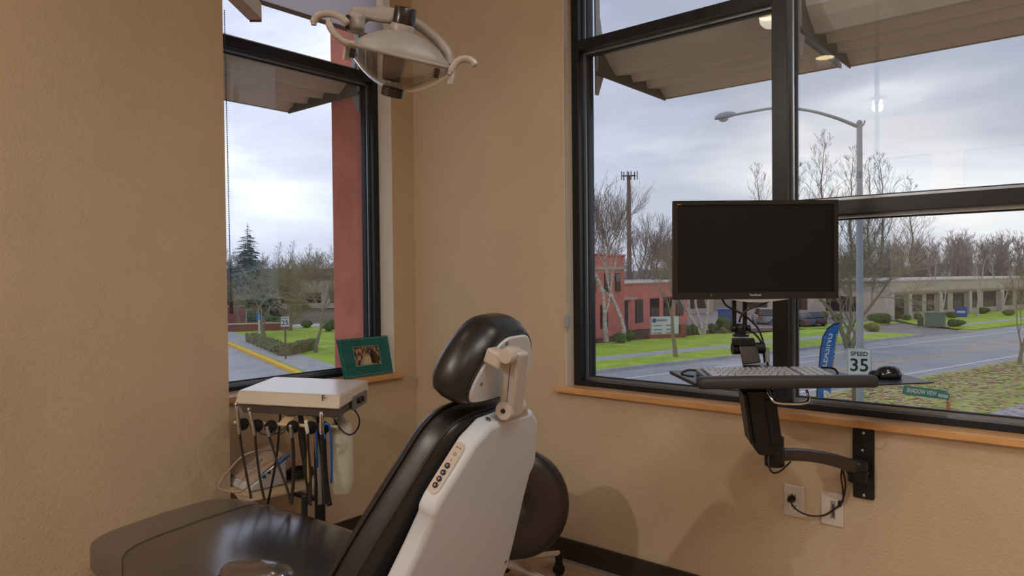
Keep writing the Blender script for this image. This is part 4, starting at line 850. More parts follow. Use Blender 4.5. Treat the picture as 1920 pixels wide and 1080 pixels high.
# ================================================================== outside of the building: pier, exterior canopies
G = -3.85
CAN = mat('painted_canopy_deck', (.88, .87, .86), .6, var=.03, vscale=2, stretch=(40, 1, 1))
CANS = mat('dark_grey_canopy_bracket', (.13, .13, .125), .45)
CANL = mat('grey_canopy_plate', (.42, .42, .42), .45)
struct('trim_6', MB().box((W1A, EO, G), (.42, .50, 6.0)), RED)
struct('wall_outer', MB().box((-3.0, .0005, G), (-.0005, EO-.001, -.121)).box((.0005, -5.2, G), (EO-.001, -.0005, -.121)), RED)
prof = [(.045, .125), (.058, .095), (.10, .06), (.164, .018), (.198, .025), (.296, .050), (.320, .018), (.440, .047), (.461, .014), (.583, .039), (.628, .010), (.645, .0)]
def canopy(label, root, out, along, length):
    """root: wall point at bar level; out/along unit vectors"""
    t = thing('exterior_canopy', label, 'canopy', root, 'metal canopies outside the windows')
    pts = [root+out*x+Z*z for x, z in prof]; top = [p+Z*.012 for p in pts]
    part('corrugated_deck', MB().loft([[p for p in pts+top[::-1]], [p+along*length for p in pts+top[::-1]]]), CAN, t)
    for s in (0, length):
        o_ = root+along*s
        part('edge_bar', MB().prism([o_+Z*-.012, o_+out*.648+Z*-.012, o_+out*.648+Z*.004, o_+Z*.004], along*(.006 if s == 0 else -.006)), CANS, t)
        part('end_plate', MB().prism([o_+out*.02+Z*.005, o_+out*.645+Z*.003]+[o_+out*x+Z*z for x, z in prof[::-1]]+[o_+out*.02+Z*.16], along*(.004 if s == 0 else -.004)), CANS, t)
        bk_ = part('bracket', MB().prism([o_+Z*-.10, o_+out*.020+Z*-.10, o_+out*.062+Z*-.01, o_+out*.075+Z*.10, o_+out*.035+Z*.26, o_+out*.030+Z*.50, o_+Z*.50], along*(-.008 if s == 0 else .008)), CANL, t)
        part('bolt', MB().lathe([(.010, 0), (.010, .010), (.006, .014)], o_+out*.032+Z*.07-along*(.008 if s == 0 else -.008), -along if s == 0 else along, 8), mat('bolt_steel', (.30, .29, .28), .35, .8), bk_)
    part('front_angle', MB().obox(root+out*.648+along*(length/2)+Z*.006, along, out, Z, length, .006, .024), CANL, t)
    return t
canopy('grey corrugated metal canopy outside the left pane of the right window', V((EO, -.987, 2.172)), X, -Y, .872)
canopy('grey corrugated metal canopy outside the wide right pane', V((EO, -1.892, 2.165)), X, -Y, 1.35)
canopy('grey corrugated metal canopy outside the left window', V((-.175, EO, 2.215)), Y, -X, 1.35)
# ================================================================== street ground
def gp(x, y, h=0.): return onz(x, y, G+h)
RD = V((.965, -.265, 0)).normalized(); RN = V((-RD.y, RD.x, 0))
def tn_(t, n, h=0.): p = RD*t+RN*n; return V((p.x, p.y, G+h))
ASPH = mat('wet_grey_asphalt', (.34, .345, .375), .42, var=.14, vscale=.5, detail=8, spec=.5)
GRASS = mat('winter_lawn', (.30, .46, .03), .9, col2=(.45, .61, .05), vscale=.7, detail=9)
GRASSL = mat('leaf_strewn_lawn', (.32, .40, .07), .9, col2=(.48, .48, .15), vscale=.9, detail=9)
CONC = mat('pale_concrete', (.46, .45, .46), .8, var=.1, vscale=1.5)
EARTH = mat('brown_earth', (.10, .08, .06), .95, col2=(.16, .13, .08), vscale=.05)
BARKM = mat('bark_mulch', (.075, .045, .035), .95, var=.3, vscale=3)
PAINTW = mat('white_road_paint', (.80, .80, .81), .6); PAINTY = mat('orange_yellow_road_paint', (.80, .42, .08), .6)
struct('ground_far', MB().box((-60, -160, G-.4), (420, 420, G-.06)), EARTH)
struct('street', MB().prism([tn_(-40, 11.5, -.05), tn_(140, 11.5, -.05), tn_(140, 26, -.05), tn_(-40, 26, -.05)], (0, 0, .05)), ASPH)
SD = (gp(430, 648)-gp(560, 705)); SD.z = 0; SD.normalize(); SN = V((SD.y, -SD.x, 0))   # side street, SN to its right
s0 = gp(560, 705)
def sd(a, b, h=0.): p = s0+SD*a+SN*b; return V((p.x, p.y, G+h))
struct('street_side', MB().prism([sd(-22, 3, -.055), sd(80, 3, -.055), sd(80, -12, -.055), sd(-22, -12, -.055)], (0, 0, .05)), ASPH)
struct('street_cross', MB().prism([sd(37, -30, -.05), sd(42.5, -30, -.05), sd(42.5, 60, -.05), sd(37, 60, -.05)], (0, 0, .052)), ASPH)
# far block lawn with kerb
blk = [sd(36, .18), sd(0, .18), sd(-3.5, .9), sd(-7.5, 3.2), sd(-10, 7), tn_(23.0, 24.9), tn_(30, 24.9), tn_(57.4, 24.9), tn_(57.8, 30), tn_(56, 34), tn_(48, 34.5), tn_(43, 48), sd(36, 40)]
struct('lawn_far', MB().prism([p+Z*-.05 for p in blk], (0, 0, .17)), GRASS)
kb_ = MB()
for i in range(0, 8):
    a, b = blk[i], blk[i+1]; d = (b-a).normalized(); q = V((d.y, -d.x, 0))
    kb_.prism([a+q*-.16, b+q*-.16, b+q*.02, a+q*.02], (0, 0, .15)) if i > 1 else None
struct('kerb_far', kb_, CONC)
struct('kerb_yellow', MB().prism([sd(34, -.02, -.02), sd(-1.5, -.02, -.02), sd(-1.5, .32, -.02), sd(34, .32, -.02)], (0, 0, .17)), mat('yellow_kerb_paint', (.95, .55, .02), .6, var=.06, vscale=3))
struct('sidewalk_side', MB().prism([sd(36, .40, .10), sd(-3, .55, .10), sd(-3, 2.6, .10), sd(36, 2.5, .10)], (0, 0, .035)), CONC)
struct('sidewalk_far', MB().prism([tn_(22, 28.0, .10), tn_(57, 28.0, .10), tn_(57, 29.6, .10), tn_(22, 29.6, .10)], (0, 0, .035)), CONC)
struct('planting_bed', MB().prism([tn_(26, 36.2, .10), tn_(46, 36.4, .10), tn_(55.5, 34, .10), tn_(56.5, 36, .10), tn_(47, 40, .10), tn_(44, 46, .10), tn_(30, 41, .10)], (0, 0, .035)), BARKM)
# car park, driveway, far right lawn
struct('car_park', MB().prism([tn_(46, 26, -.05), tn_(64, 24, -.05), tn_(72, 36, -.05), tn_(76, 36, -.05), tn_(76, 75, -.05), tn_(50, 75, -.05)], (0, 0, .052)), mat('driveway_concrete', (.26, .235, .235), .6, var=.1, vscale=.6))
struct('lawn_right', MB().prism([tn_(66, 24.9), tn_(140, 24.9), tn_(140, 36), tn_(75, 36), tn_(69, 31)], (0, 0, .12)), GRASS)
struct('sidewalk_right', MB().prism([tn_(66.8, 27.4, .10), tn_(140, 27.4, .10), tn_(140, 28.6, .10), tn_(67.5, 28.6, .10)], (0, 0, .03)), CONC)
struct('lawn_island', MB().prism([tn_(56.5, 34.5), tn_(70, 33.2), tn_(71.5, 35.6), tn_(57.5, 36.6)], (0, 0, .12)), GRASS)
# near side: leafy lawn, kerb and concrete walk
struct('lawn_near', MB().prism([tn_(-5, 3.5, -.05), tn_(140, 3.5, -.05), tn_(140, 13.7, -.05), tn_(22, 13.6, -.05), tn_(14, 12.2, -.05), tn_(6, 6.5, -.05)], (0, 0, .17)), GRASSL)
struct('kerb_near', MB().prism([tn_(22, 13.62, -.05), tn_(140, 13.72, -.05), tn_(140, 13.92, -.05), tn_(22, 13.82, -.05)], (0, 0, .165)), CONC)
sw_a, sw_b, sw_c, sw_d = gp(1800, 792, .12), gp(2100, 706, .12), gp(2140, 760, .12), gp(1895, 806, .12)
sidew = struct('sidewalk_near', MB().prism([p-Z*.04 for p in (sw_a, sw_b, sw_c, sw_d)], (0, 0, .035)), mat('joint_concrete', (.22, .22, .23), .9))
for k in range(14):
    u0, u1 = k/14+.002, (k+1)/14-.002
    part('slab', MB().prism([sw_a.lerp(sw_b, u0), sw_a.lerp(sw_b, u1), sw_d.lerp(sw_c, u1), sw_d.lerp(sw_c, u0)], (0, 0, .02)), CONC, sidew)
def stripe(name, t0, t1, n, w_, mt, dash=None):
    m_ = MB()
    if dash:
        t = t0
        while t < t1: m_.prism([tn_(t, n-w_/2, -.002), tn_(t+dash[0], n-w_/2, -.002), tn_(t+dash[0], n+w_/2, -.002), tn_(t, n+w_/2, -.002)], (0, 0, .006)); t += dash[1]
    else: m_.prism([tn_(t0, n-w_/2, -.002), tn_(t1, n-w_/2, -.002), tn_(t1, n+w_/2, -.002), tn_(t0, n+w_/2, -.002)], (0, 0, .006))
    struct(name, m_, mt)
stripe('road_line_1', 20, 140, 14.9, .16, PAINTW); stripe('road_line_2', 25, 140, 17.85, .18, PAINTY); stripe('road_line_3', 52, 140, 19.7, .16, PAINTY)
stripe('road_line_4', 21.5, 140, 22.5, .14, PAINTW); stripe('road_line_5', 34.2, 36.3, 20.9, .12, PAINTW); stripe('road_line_6', 25.5, 29, 20.6, .12, PAINTW)
# fallen leaves on the near lawn
rnd = random.Random(4); lv = MB(); pts_ = 0
for k in range(5200):
    t = rnd.uniform(22, 60); n = 13.3-abs(rnd.gauss(0, 1))*3.2 if rnd.random() < .7 else rnd.uniform(4, 13.4)
    if n < 3.8: continue
    p = tn_(t, n, .125+rnd.random()*.03); a = rnd.uniform(0, 6.28); s = rnd.uniform(.07, .16)
    lv.cur = rnd.randrange(3)
    lv.add([p+V((cos(a), sin(a), .1))*s, p+V((-sin(a), cos(a), .2))*s*.6, p-V((cos(a), sin(a), 0))*s, p-V((-sin(a), cos(a), 0))*s*.6], [(0, 1, 2, 3)])
solo('fallen_leaves', lv, [mat('leaf_rust', (.52, .25, .14), .9), mat('leaf_tan', (.60, .40, .28), .9), mat('leaf_pale', (.66, .50, .40), .9)], 'rust and tan leaves scattered over the near lawn', 'leaves', kind='stuff')
# ================================================================== street furniture
POLE = mat('galvanised_pole', (.36, .39, .44), .5, .2)
def rt_(c): d = V((c.x-CAM.x, c.y-CAM.y, 0)).normalized(); return V((d.y, -d.x, 0)), -d     # right / facing vectors of a sign at c, turned to the viewer
DP = 25.5; pb = P(1612, 540, DP)
lpst = thing('street_light', 'tall grey street light with a long arm and cobra head lamp', 'street light', V((pb.x, pb.y, G)))
zt = P(1612, 232, DP).z
part('pole', MB().tube([V((pb.x, pb.y, G+.05)), V((pb.x, pb.y, zt))], [.135, .095], 16), POLE, lpst, smooth=60)
part('base_flange', MB().lathe([(.22, 0), (.22, .08), (.15, .1)], V((pb.x, pb.y, G)), Z, 16), POLE, lpst, smooth=40)
aq = spline([P(1612, 239, DP), P(1570, 222, DP-.4), P(1520, 208, DP-.9), P(1460, 202, DP-1.4), P(1400, 211, DP-1.9), P(1375, 216, DP-2.1)], 5)
part('arm', MB().tube(aq, [.065-.03*i/len(aq) for i in range(len(aq))], 10), POLE, lpst, smooth=60)
part('pole_cap', MB().lathe([(.10, 0), (.11, .05), (.05, .12)], V((pb.x, pb.y, zt-.02)), Z, 14).tube([P(1617, 236, DP), P(1621, 230, DP), P(1621, 226, DP)], .03, 8), POLE, lpst, smooth=50)
h0, h1 = P(1380, 215, DP-2.1), P(1342, 223, DP-2.4); hdv = (h1-h0); hu = hdv.normalized(); hs_ = hu.cross(Z).normalized(); hz = hs_.cross(hu)
hd_ = MB(); hd_.loft([[h0+hdv*t+hs_*(w_*cos(a))+hz*(hh*(sin(a) if sin(a) > 0 else .35*sin(a))) for a in [2*pi*k/14 for k in range(14)]] for t, w_, hh in ((0, .05, .06), (.15, .10, .12), (.45, .17, .17), (.75, .19, .16), (.95, .12, .10), (1.02, .04, .04))])
hp_ = part('lamp_head', hd_, POLE, lpst, smooth=60)
part('lens', MB().ell(h0+hdv*.62-hz*.05, hu*.17, hs_*.14, hz*.10, 14, 6, .5, 1), mat('lamp_lens', (.6, .6, .58), .3), hp_, smooth=60)
# SPEED 35
SIGNW = mat('sign_white', (.70, .71, .72), .5); SIGNK = mat('sign_black', (.012, .012, .014), .5); POSTW = mat('weathered_wood_post', (.20, .16, .11), .8)
def speed_sign(name, label, px, D, wpx, hpx, body, post_dx=0, lines=True):
    c = P(px[0], px[1], D); r, f_ = rt_(c); w_ = wpx*D/FPX; h_ = hpx*D/FPX
    t = thing(name, label, 'road sign', V((c.x, c.y, G)))
    part('post', MB().box((c.x+r.x*post_dx-.045-f_.x*.07, c.y+r.y*post_dx-.045-f_.y*.07, G), (c.x+r.x*post_dx+.045-f_.x*.07, c.y+r.y*post_dx+.045-f_.y*.07, c.z+h_*.45)), POSTW, t)
    pl_ = part('plate', MB().loft([rrect(c, r, Z, w_, h_, .04), rrect(c+f_*.006, r, Z, w_, h_, .04)]), SIGNW, t)
    g_ = MB(); bw_ = .015
    part('border', MB().tube([p+f_*.008 for p in rrect(c, r, Z, w_*.94, h_*.95, .03)]+[rrect(c, r, Z, w_*.94, h_*.95, .03)[0]+f_*.008], .004, 4), SIGNK, pl_)
    if lines: text('lettering', 'SPEED', SIGNK, pl_, c+Z*h_*.30+f_*.010, r, Z, h_*.15, .002, .02)
    text('lettering', body, SIGNK, pl_, c-Z*h_*(.13 if lines else .13)+f_*.010, r, Z, h_*(.46 if lines else .42), .002, .018)
    return t
speed_sign('speed_limit_sign', 'white sign reading SPEED 35 beside the grey light pole', (1611, 679), 20.5, 42, 51, '35', post_dx=-.14)
speed_sign('speed_limit_sign', 'small white 25 speed sign by the yellow kerb', (534.5, 603), 44, 15, 19, '25')
# street name sign
c = P(1735, 733, 18.5); r, f_ = rt_(c); r = (r+f_*-.25+Z*-.11).normalized(); r2 = V((r.x, r.y, 0)).normalized()
pp_ = P(1776, 740, 18.5)
sns = thing('street_name_sign', 'green street name blade on a post at the lawn corner', 'street sign', V((pp_.x, pp_.y, G)))
GRN = mat('street_sign_green', (.0, .22, .15), .4)
part('post', MB().tube([V((pp_.x, pp_.y, G+.1)), V((pp_.x, pp_.y, pp_.z+.14))], .03, 10), POLE, sns, smooth=40)
blw = (P(1777, 741, 18.5)-P(1693, 732, 18.5)).length
uu = (P(1777, 743, 18.5)-P(1693, 732, 18.5)).normalized(); bc0 = P(1735, 736, 18.5); fz = uu.cross(Z).normalized(); fz = fz if fz.dot(CAM-bc0) > 0 else -fz; uz = fz.cross(uu); uz = uz if uz.z > 0 else -uz
bl_ = part('name_blade', MB().obox(bc0, uu, fz, uz, blw, .01, .23), GRN, sns)
text('lettering', 'SHADOW VIEW', SIGNW, bl_, bc0-uu*.10+fz*.008, uu, uz, .115, .002, .02, xs=.66)
b2 = P(1763, 741, 18.3)+fz*.12; u2 = (uu+fz*.5).normalized(); f2 = u2.cross(uz).normalized(); f2 = f2 if f2.dot(CAM-b2) > 0 else -f2
bl2 = part('name_blade', MB().obox(b2, u2, f2, uz, .28, .01, .17), GRN, sns)
g = MB()
for k in range(5): g.obox(b2+u2*(-.09+.045*k)+f2*.008, u2, f2, uz, .028, .003, .085 if k % 2 else .07)
part('blurred_lettering', g, SIGNW, bl2)
g = MB(); q = P(1776, 762, 18.5); g.obox(V((q.x, q.y, q.z))+fz*.04, uu, fz, Z, .10, .01, .26); part('orange_marker', g, mat('orange_marker', (.62, .16, .05), .6), sns)
# leasing feather banner
DB = 27.0; r, f_ = rt_(P(1555, 680, DB))
ban = thing('feather_banner', 'blue feather banner reading LEASING beside the road', 'banner', V((P(1533, 760, DB).x, P(1533, 760, DB).y, G+.12)))
BLUE = mat('banner_blue', (.012, .13, .46), .6)
edgeL = [(1531, 760), (1532, 730), (1536, 690), (1538, 660), (1543, 632), (1552, 616), (1563, 608), (1574, 606)]; edgeR = [(1556, 757), (1558, 730), (1561, 700), (1565, 670), (1568, 645), (1571, 628), (1573, 614), (1574, 606)]
L_ = [P(x, y, DB) for x, y in edgeL]; R_ = [P(x, y, DB) for x, y in edgeR]
g = MB(); n = len(L_); g.add(L_+R_+[p-f_*.012 for p in L_]+[p-f_*.012 for p in R_], [(i, n+i, n+i+1, i+1) for i in range(n-1)]+[(2*n+i, 2*n+i+1, 3*n+i+1, 3*n+i) for i in range(n-1)]+[(i, i+1, 2*n+i+1, 2*n+i) for i in range(n-1)]+[(n+i, 3*n+i, 3*n+i+1, n+i+1) for i in range(n-1)])
fl = part('flag', g, BLUE, ban)
part('pole', MB().tube([V((L_[0].x, L_[0].y, G+.1))]+L_, [.025]*(n+1), 6), BLACKPL, ban)
ua = (P(1557, 628, DB)-P(1545, 688, DB)).normalized(); ub_ = f_.cross(ua).normalized()
ub_ = -ub_ if ub_.dot(r) > 0 else ub_
text('lettering', 'LEASING', SIGNW, fl, P(1550, 656, DB)+f_*.012, ua, ub_, .235, .002, .008)
YT = mat('banner_yellow', (.68, .52, .10), .6); g = MB()
for k in range(17):
    if k in (5, 7): continue
    p_ = P(1561.5, 692, DB).lerp(P(1569.5, 628, DB), k/16)+f_*.012; g.obox(p_, ua, f_, ub_, .048, .003, .11 if k < 7 else .085)
part('blurred_lettering', g, YT, fl)
part('gold_emblem', MB().lathe([(.20, 0), (.21, .004)], P(1546, 742, DB)+f_*.008, f_, 20), SIGNW, fl)
part('gold_crescent', MB().tube([P(1546, 742, DB)+f_*.02+(r*cos(a)+Z*sin(a))*.13 for a in [-2.4+k*.32 for k in range(13)]], [.012+.022*sin(pi*k/12) for k in range(13)], 6), YT, fl)
# cell tower
DT = 150; tb_ = P(1180, 500, DT); tt = P(1180, 330, DT)
ct = thing('cell_tower', 'rusty brown cell tower mast rising behind the red building', 'tower', V((tb_.x, tb_.y, G)))
part('mast', MB().tube([V((tb_.x, tb_.y, G)), V((tb_.x, tb_.y, tt.z))], [.55, .38], 10), mat('rust_brown_mast', (.24, .125, .095), .8), ct, smooth=60)
AG = mat('grey_antenna', (.12, .13, .16), .6); r, f_ = rt_(tb_)
part('platform', MB().obox(V((tb_.x, tb_.y, tt.z)), r, f_, Z, 3.0, 1.2, .15), AG, ct)
for dx, dd in ((-1.45, .5), (-1.0, -.4), (-.3, .6), (.5, .4), (1.2, -.3), (1.75, .3), (0, -.6)):
    q = V((tb_.x, tb_.y, tt.z))+r*dx+f_*dd; part('antenna_panel', MB().obox(q, r, f_, Z, .22, .15, 1.8), AG, ct)
# roadside post with small sign and green board (left window)
c = P(486, 620, 56); r, f_ = rt_(c)
rp = thing('roadside_post', 'thin white post with a small blue tag beside the hedge', 'post', V((c.x, c.y, G+.12)))
part('post', MB().box((c.x-.05, c.y-.05, G+.1), (c.x+.05, c.y+.05, P(486, 588, 56).z)), SIGNW, rp)
part('blue_tag', MB().obox(P(484.5, 594, 56)+f_*.07, r, f_, Z, .30, .02, .5), mat('tag_blue', (.05, .22, .50), .5), rp)
c = P(476, 592, 72); r, f_ = rt_(c)
gb = thing('green_sign_board', 'dark green framed sign board by the brick entrance', 'sign', V((c.x, c.y, G+.1)))
part('board', MB().obox(c, r, f_, Z, 1.25, .08, 1.1), mat('dark_green_board', (.015, .10, .085), .5), gb)
g = MB()
for s in (-1, 1): g.obox(c+r*s*.72-Z*.25, r, f_, Z, .12, .14, 1.9)
g.obox(c+Z*.62, r, f_, Z, 1.6, .16, .14); part('frame', g, mat('pale_board_frame', (.50, .52, .50), .6), gb)
part('board_foot', MB().box((c.x-.5, c.y-.5, G-.01), (c.x+.5, c.y+.5, c.z-.55)), mat('brick_base', (.30, .10, .075), .9), gb)
# monument sign (white) in front of the red building
m0, m1 = gp(1220, 634, .14), gp(1271, 632, .14); m1 = m0+(m1-m0)
mu2 = (m1-m0).normalized(); mfx = V((mu2.y, -mu2.x, 0)); mfx = mfx if mfx.dot(CAM-m0) > 0 else -mfx; mlen = (m1-m0).length; mzt = P(1222, 596, (m0-CAM).dot(FWD)).z
msn = thing('monument_sign', 'white directory sign on a low red brick base before the red building', 'sign', (m0+m1)/2)
part('brick_base', MB().obox((m0+m1)/2+Z*.12, mu2, mfx, Z, mlen*1.25, .7, .32), mat('brick_base', (.3, .1, .07)), msn)
mb1 = part('sign_panel', MB().obox((m0+m1)/2+Z*((mzt-m0.z)/2+.12), mu2, mfx, Z, mlen, .3, mzt-m0.z-.1), SIGNW, msn)
LB = mat('sign_blue_print', (.05, .08, .30), .6); g = MB(); cc = (m0+m1)/2+mfx*.16; hh = mzt-m0.z
for k, v in enumerate((.78, .52, .32, .15)):
    if k: 
        for u_ in (-.28, .18): g.obox(cc+mu2*(u_*mlen)+Z*(hh*v+.15), mu2, mfx, Z, mlen*.30, .01, .09)
    else: g.obox(cc-mu2*(.12*mlen)+Z*(hh*v+.15), mu2, mfx, Z, mlen*.38, .01, .16)
part('blurred_lettering', g, mat('sign_grey_print', (.28, .30, .36), .6), mb1)
part('round_logo', MB().lathe([(.17, 0), (.17, .02)], cc-mu2*(.40*mlen)+Z*(hh*.78+.15), mfx, 14), LB, mb1)
part('brick_end', MB().obox(m1+mu2*.35+Z*.5, mu2, mfx, Z, .5, .6, 1.0), mat('brick_base', (.3, .1, .07)), msn)
# blue business sign, green utility box, blue bin
c = P(1802, 585, 78); r, f_ = rt_(c)
bsn = thing('blue_sign', 'bright blue square business sign before the beige building', 'sign', V((c.x, c.y, G+.12)))
bp1 = part('panel', MB().obox(c, r, f_, Z, 1.15, .15, 1.1), mat('bright_blue_sign', (.02, .09, .52), .45), bsn)
part('white_swoosh', MB().obox(c+f_*.09+Z*.02, r, f_, Z, .8, .02, .22), SIGNW, bp1, bevel=.05)
part('posts', MB().obox(V((c.x, c.y, (c.z+G)/2)), r, f_, Z, .9, .1, c.z-G-.9), SIGNW, bsn)
c = gp(1753, 612, .1); r, f_ = rt_(c); 
ub1 = thing('utility_box', 'grey-green utility box on the grass near the driveway', 'utility box', c)
part('cabinet', MB().obox(c+Z*.62, r, f_, Z, 1.65, .9, 1.24), mat('utility_green', (.13, .21, .16), .6), ub1, bevel=.03)
part('lid', MB().obox(c+Z*1.27, r, f_, Z, 1.75, 1.0, .10), mat('utility_green', (.1, .2, .1)), ub1, bevel=.02)
part('cabinet', MB().obox(c+Z*.42-r*1.15, r, f_, Z, .5, .5, .84), mat('utility_dark', (.05, .08, .06), .6), ub1)
c = P(1362, 592, 66); r, f_ = rt_(c)
bn = thing('blue_bin', 'blue dumpster beside the red building corner', 'dumpster', V((c.x, c.y, G)))
part('body', MB().obox(V((c.x, c.y, (c.z+.6+G)/2)), r, f_, Z, 1.5, 1.2, c.z+.5-G), mat('bin_blue', (.02, .13, .38), .5), bn)
part('lid', MB().obox(V((c.x, c.y, c.z+.6)), r, f_, Z, 1.6, 1.3, .12), mat('bin_blue', (.02, .1, .3)), bn)
# ================================================================== buildings
REDB = mat('red_brick_wall', (.78, .25, .20), .85, var=.08, vscale=2)
WINB = mat('dark_window_glass', (.020, .024, .030), .08, spec=.8)
CREAM = mat('cream_band', (.62, .52, .44), .8)
BEIGEB = mat('beige_block_wall', (.60, .50, .41), .85, var=.05, vscale=1)
BEIGED = mat('tan_fascia', (.38, .30, .245), .85)
COLW = mat('pale_column', (.60, .56, .50), .8)
FRB = mat('window_frame_dark', (.06, .05, .05), .5)
def bld(name, label, o, ux, depth_dir):
    t = thing(name, label, 'building', o); t['_'] = 0; del t['_']; return t
def wallbox(root, nm, o, ux, uy, x0, x1, y0, y1, z0, z1, mt, bevel=0):
    p = [o+ux*x+uy*y for x, y in ((x0, y0), (x1, y0), (x1, y1), (x0, y1))]
    return part(nm, MB().hexa([V((q.x, q.y, G+z0)) for q in p]+[V((q.x, q.y, G+z1)) for q in p]), mt, root, bevel=bevel)
def win(root, o, ux, uy, x0, x1, z0, z1, mullions=1, nm='window', rows=1):
    f = wallbox(root, nm, o, ux, uy, x0-.06, x1+.06, -.05, .02, z0-.06, z1+.06, FRB)
    n = mullions
    for i in range(n):
        for j in range(rows):
            a = x0+(x1-x0)*i/n+.03; b = x0+(x1-x0)*(i+1)/n-.03; c = z0+(z1-z0)*j/rows+.03; d = z0+(z1-z0)*(j+1)/rows-.03
            wallbox(f, 'pane', o, ux, uy, a, b, -.075, -.05, c, d, WINB)
    return f
# red building
o = gp(1100, 642); ux = V((cos(radians(9)), sin(radians(9)), 0)); uy = V((-ux.y, ux.x, 0))
rb_ = bld('red_building', 'red brick office building with a taller left block across the street', V((o.x, o.y, G)), ux, uy)
HT = 6.7
wallbox(rb_, 'tall_block', o, ux, uy, -5, 7.6, 0, 14, 0, HT, REDB)
wallbox(rb_, 'cream_band', o, ux, uy, -5, 7.65, -.06, 14, HT-1.15, HT-.9, CREAM)
wallbox(rb_, 'parapet_cap', o, ux, uy, -5, 7.7, -.1, 14, HT-.02, HT+.12, REDB)
wallbox(rb_, 'low_block', o, ux, uy, 7.6, 27, .6, 16, 0, 4.3, REDB)
wallbox(rb_, 'parapet_cap', o, ux, uy, 7.6, 27.1, .5, 16, 4.28, 4.4, CREAM)
for a, b, c, d, m_ in ((2.6, 3.9, .9, 2.7, 1), (-3, -1.2, .9, 2.7, 2)): win(rb_, o, ux, uy, a, b, c, d, m_, rows=2)
for a in (.6, 3.4, 5.6): win(rb_, o, ux, uy, a, a+1.0, 3.8, 5.2, 1)
oo = o+uy*.6
dr_ = win(rb_, oo, ux, uy, 5.75-.6+1.8+.9, 5.75+1.75+2.2, .12, 2.75, 2, 'entrance_door'); 
for a, b in ((11.6, 13.4), (15.4, 17.8), (19.2, 21.6), (23, 25.4)): win(rb_, oo, ux, uy, a, b, .8, 2.8, 2)
wallbox(rb_, 'entry_canopy', oo, ux, uy, 7.6, 10.6, -.5, 0, 2.95, 3.12, CREAM)
# beige buildings to the right
o = tn_(75, 36.6); ux = RD.copy(); uy = RN.copy()
bb_ = bld('beige_building', 'long beige single-storey office block with white columns beyond the road', V((o.x, o.y, G)), ux, uy)
H = 4.1
wallbox(bb_, 'wall', o, ux, uy, 0, 60, .5, 19, 0, H, BEIGEB)
wallbox(bb_, 'fascia', o, ux, uy, -.3, 60, 0, .5, 2.75, H, BEIGEB)
wallbox(bb_, 'roof_cap', o, ux, uy, -.5, 60, -.12, 20, H, H+.16, COLW)
wallbox(bb_, 'fascia_stripe', o, ux, uy, -.32, 60, -.04, 0, 2.75, 3.0, BEIGED)
for k, x in enumerate((-.1, 3.6, 10.6, 18, 27, 36)): wallbox(bb_, 'column', o, ux, uy, x, x+.7, 0, .7, 0, 2.76, COLW)
o2 = o+uy*.5
for a, b in ((1.1, 3.4), (4.6, 7.4), (8.6, 10.2), (11.6, 13.4), (15, 17.6), (19, 21.6), (23, 26.4), (28.4, 31.4), (33, 37)): win(bb_, o2, ux, uy, a, b, .7 if a > 4 else .1, 2.5, 3)
# its left-hand return face
uxl, uyl = RN, RD
for a, b in ((4, 7.5), (10, 13.5), (15.5, 18.5)): win(bb_, o, uxl, uyl, a, b, .8, 2.4, 3)
o = tn_(71, 60); bb2 = bld('beige_building', 'beige office wing behind the parked cars', V((o.x, o.y, G)), RD, RN)
wallbox(bb2, 'wall', o, RD, RN, -6, 3.5, 0, 12, 0, 4.2, BEIGEB); wallbox(bb2, 'roof_cap', o, RD, RN, -6.3, 3.7, -.2, 12, 4.2, 4.4, COLW)
for a in (-5, -1): win(bb2, o, RD, RN, a, a+3, .7, 2.4, 3)
# left window: far low buildings
c = P(585, 540, 120); r, f_ = rt_(c); r = (r+f_*.15).normalized(); bkv = V((-r.y, r.x, 0)); bkv = bkv if bkv.dot(FWD) > 0 else -bkv; o = V((c.x, c.y, G))
bl3 = bld('far_beige_building', 'long low beige building with brown eaves seen through the left window trees', o, r, bkv)
wallbox(bl3, 'wall', o, r, bkv, -7, 20, 0, 12, 0, 5.0, mat('pale_far_wall', (.56, .48, .38), .85)); wallbox(bl3, 'eaves', o, r, bkv, -7.5, 20.5, -.5, 12, 5.0, 5.5, mat('brown_eaves', (.24, .13, .09), .8))
for a in (-5, -1, 3, 7, 11, 15): win(bl3, o, r, bkv, a, a+2.4, 1.0, 2.6, 2)
c = P(438, 600, 82); r, f_ = rt_(c); bkv = -f_; o = V((c.x, c.y, G))
bl4 = bld('brick_entrance_wall', 'low red brick wall at the far end of the side street', o, r, bkv); bl4['category'] = 'wall'
wallbox(bl4, 'wall', o, r, bkv, -9, 1.2, 0, .5, 0, 1.9, mat('dull_brick', (.36, .14, .12), .9, var=.1, vscale=3)); wallbox(bl4, 'cap', o, r, bkv, -9.1, 1.3, -.06, .56, 1.9, 2.02, CREAM)
c = P(455, 622, 68); r, f_ = rt_(c); o = V((c.x, c.y, G))
bl5 = bld('brick_planter_wall', 'knee-high red brick planter wall along the cross street', o, r, -f_); bl5['category'] = 'wall'
wallbox(bl5, 'wall', o, r, -f_, -3, 4.2, 0, .5, 0, .75, mat('dull_brick', (.3, .1, .1))); wallbox(bl5, 'cap', o, r, -f_, -3.05, 4.25, -.06, .56, .75, .86, CREAM)
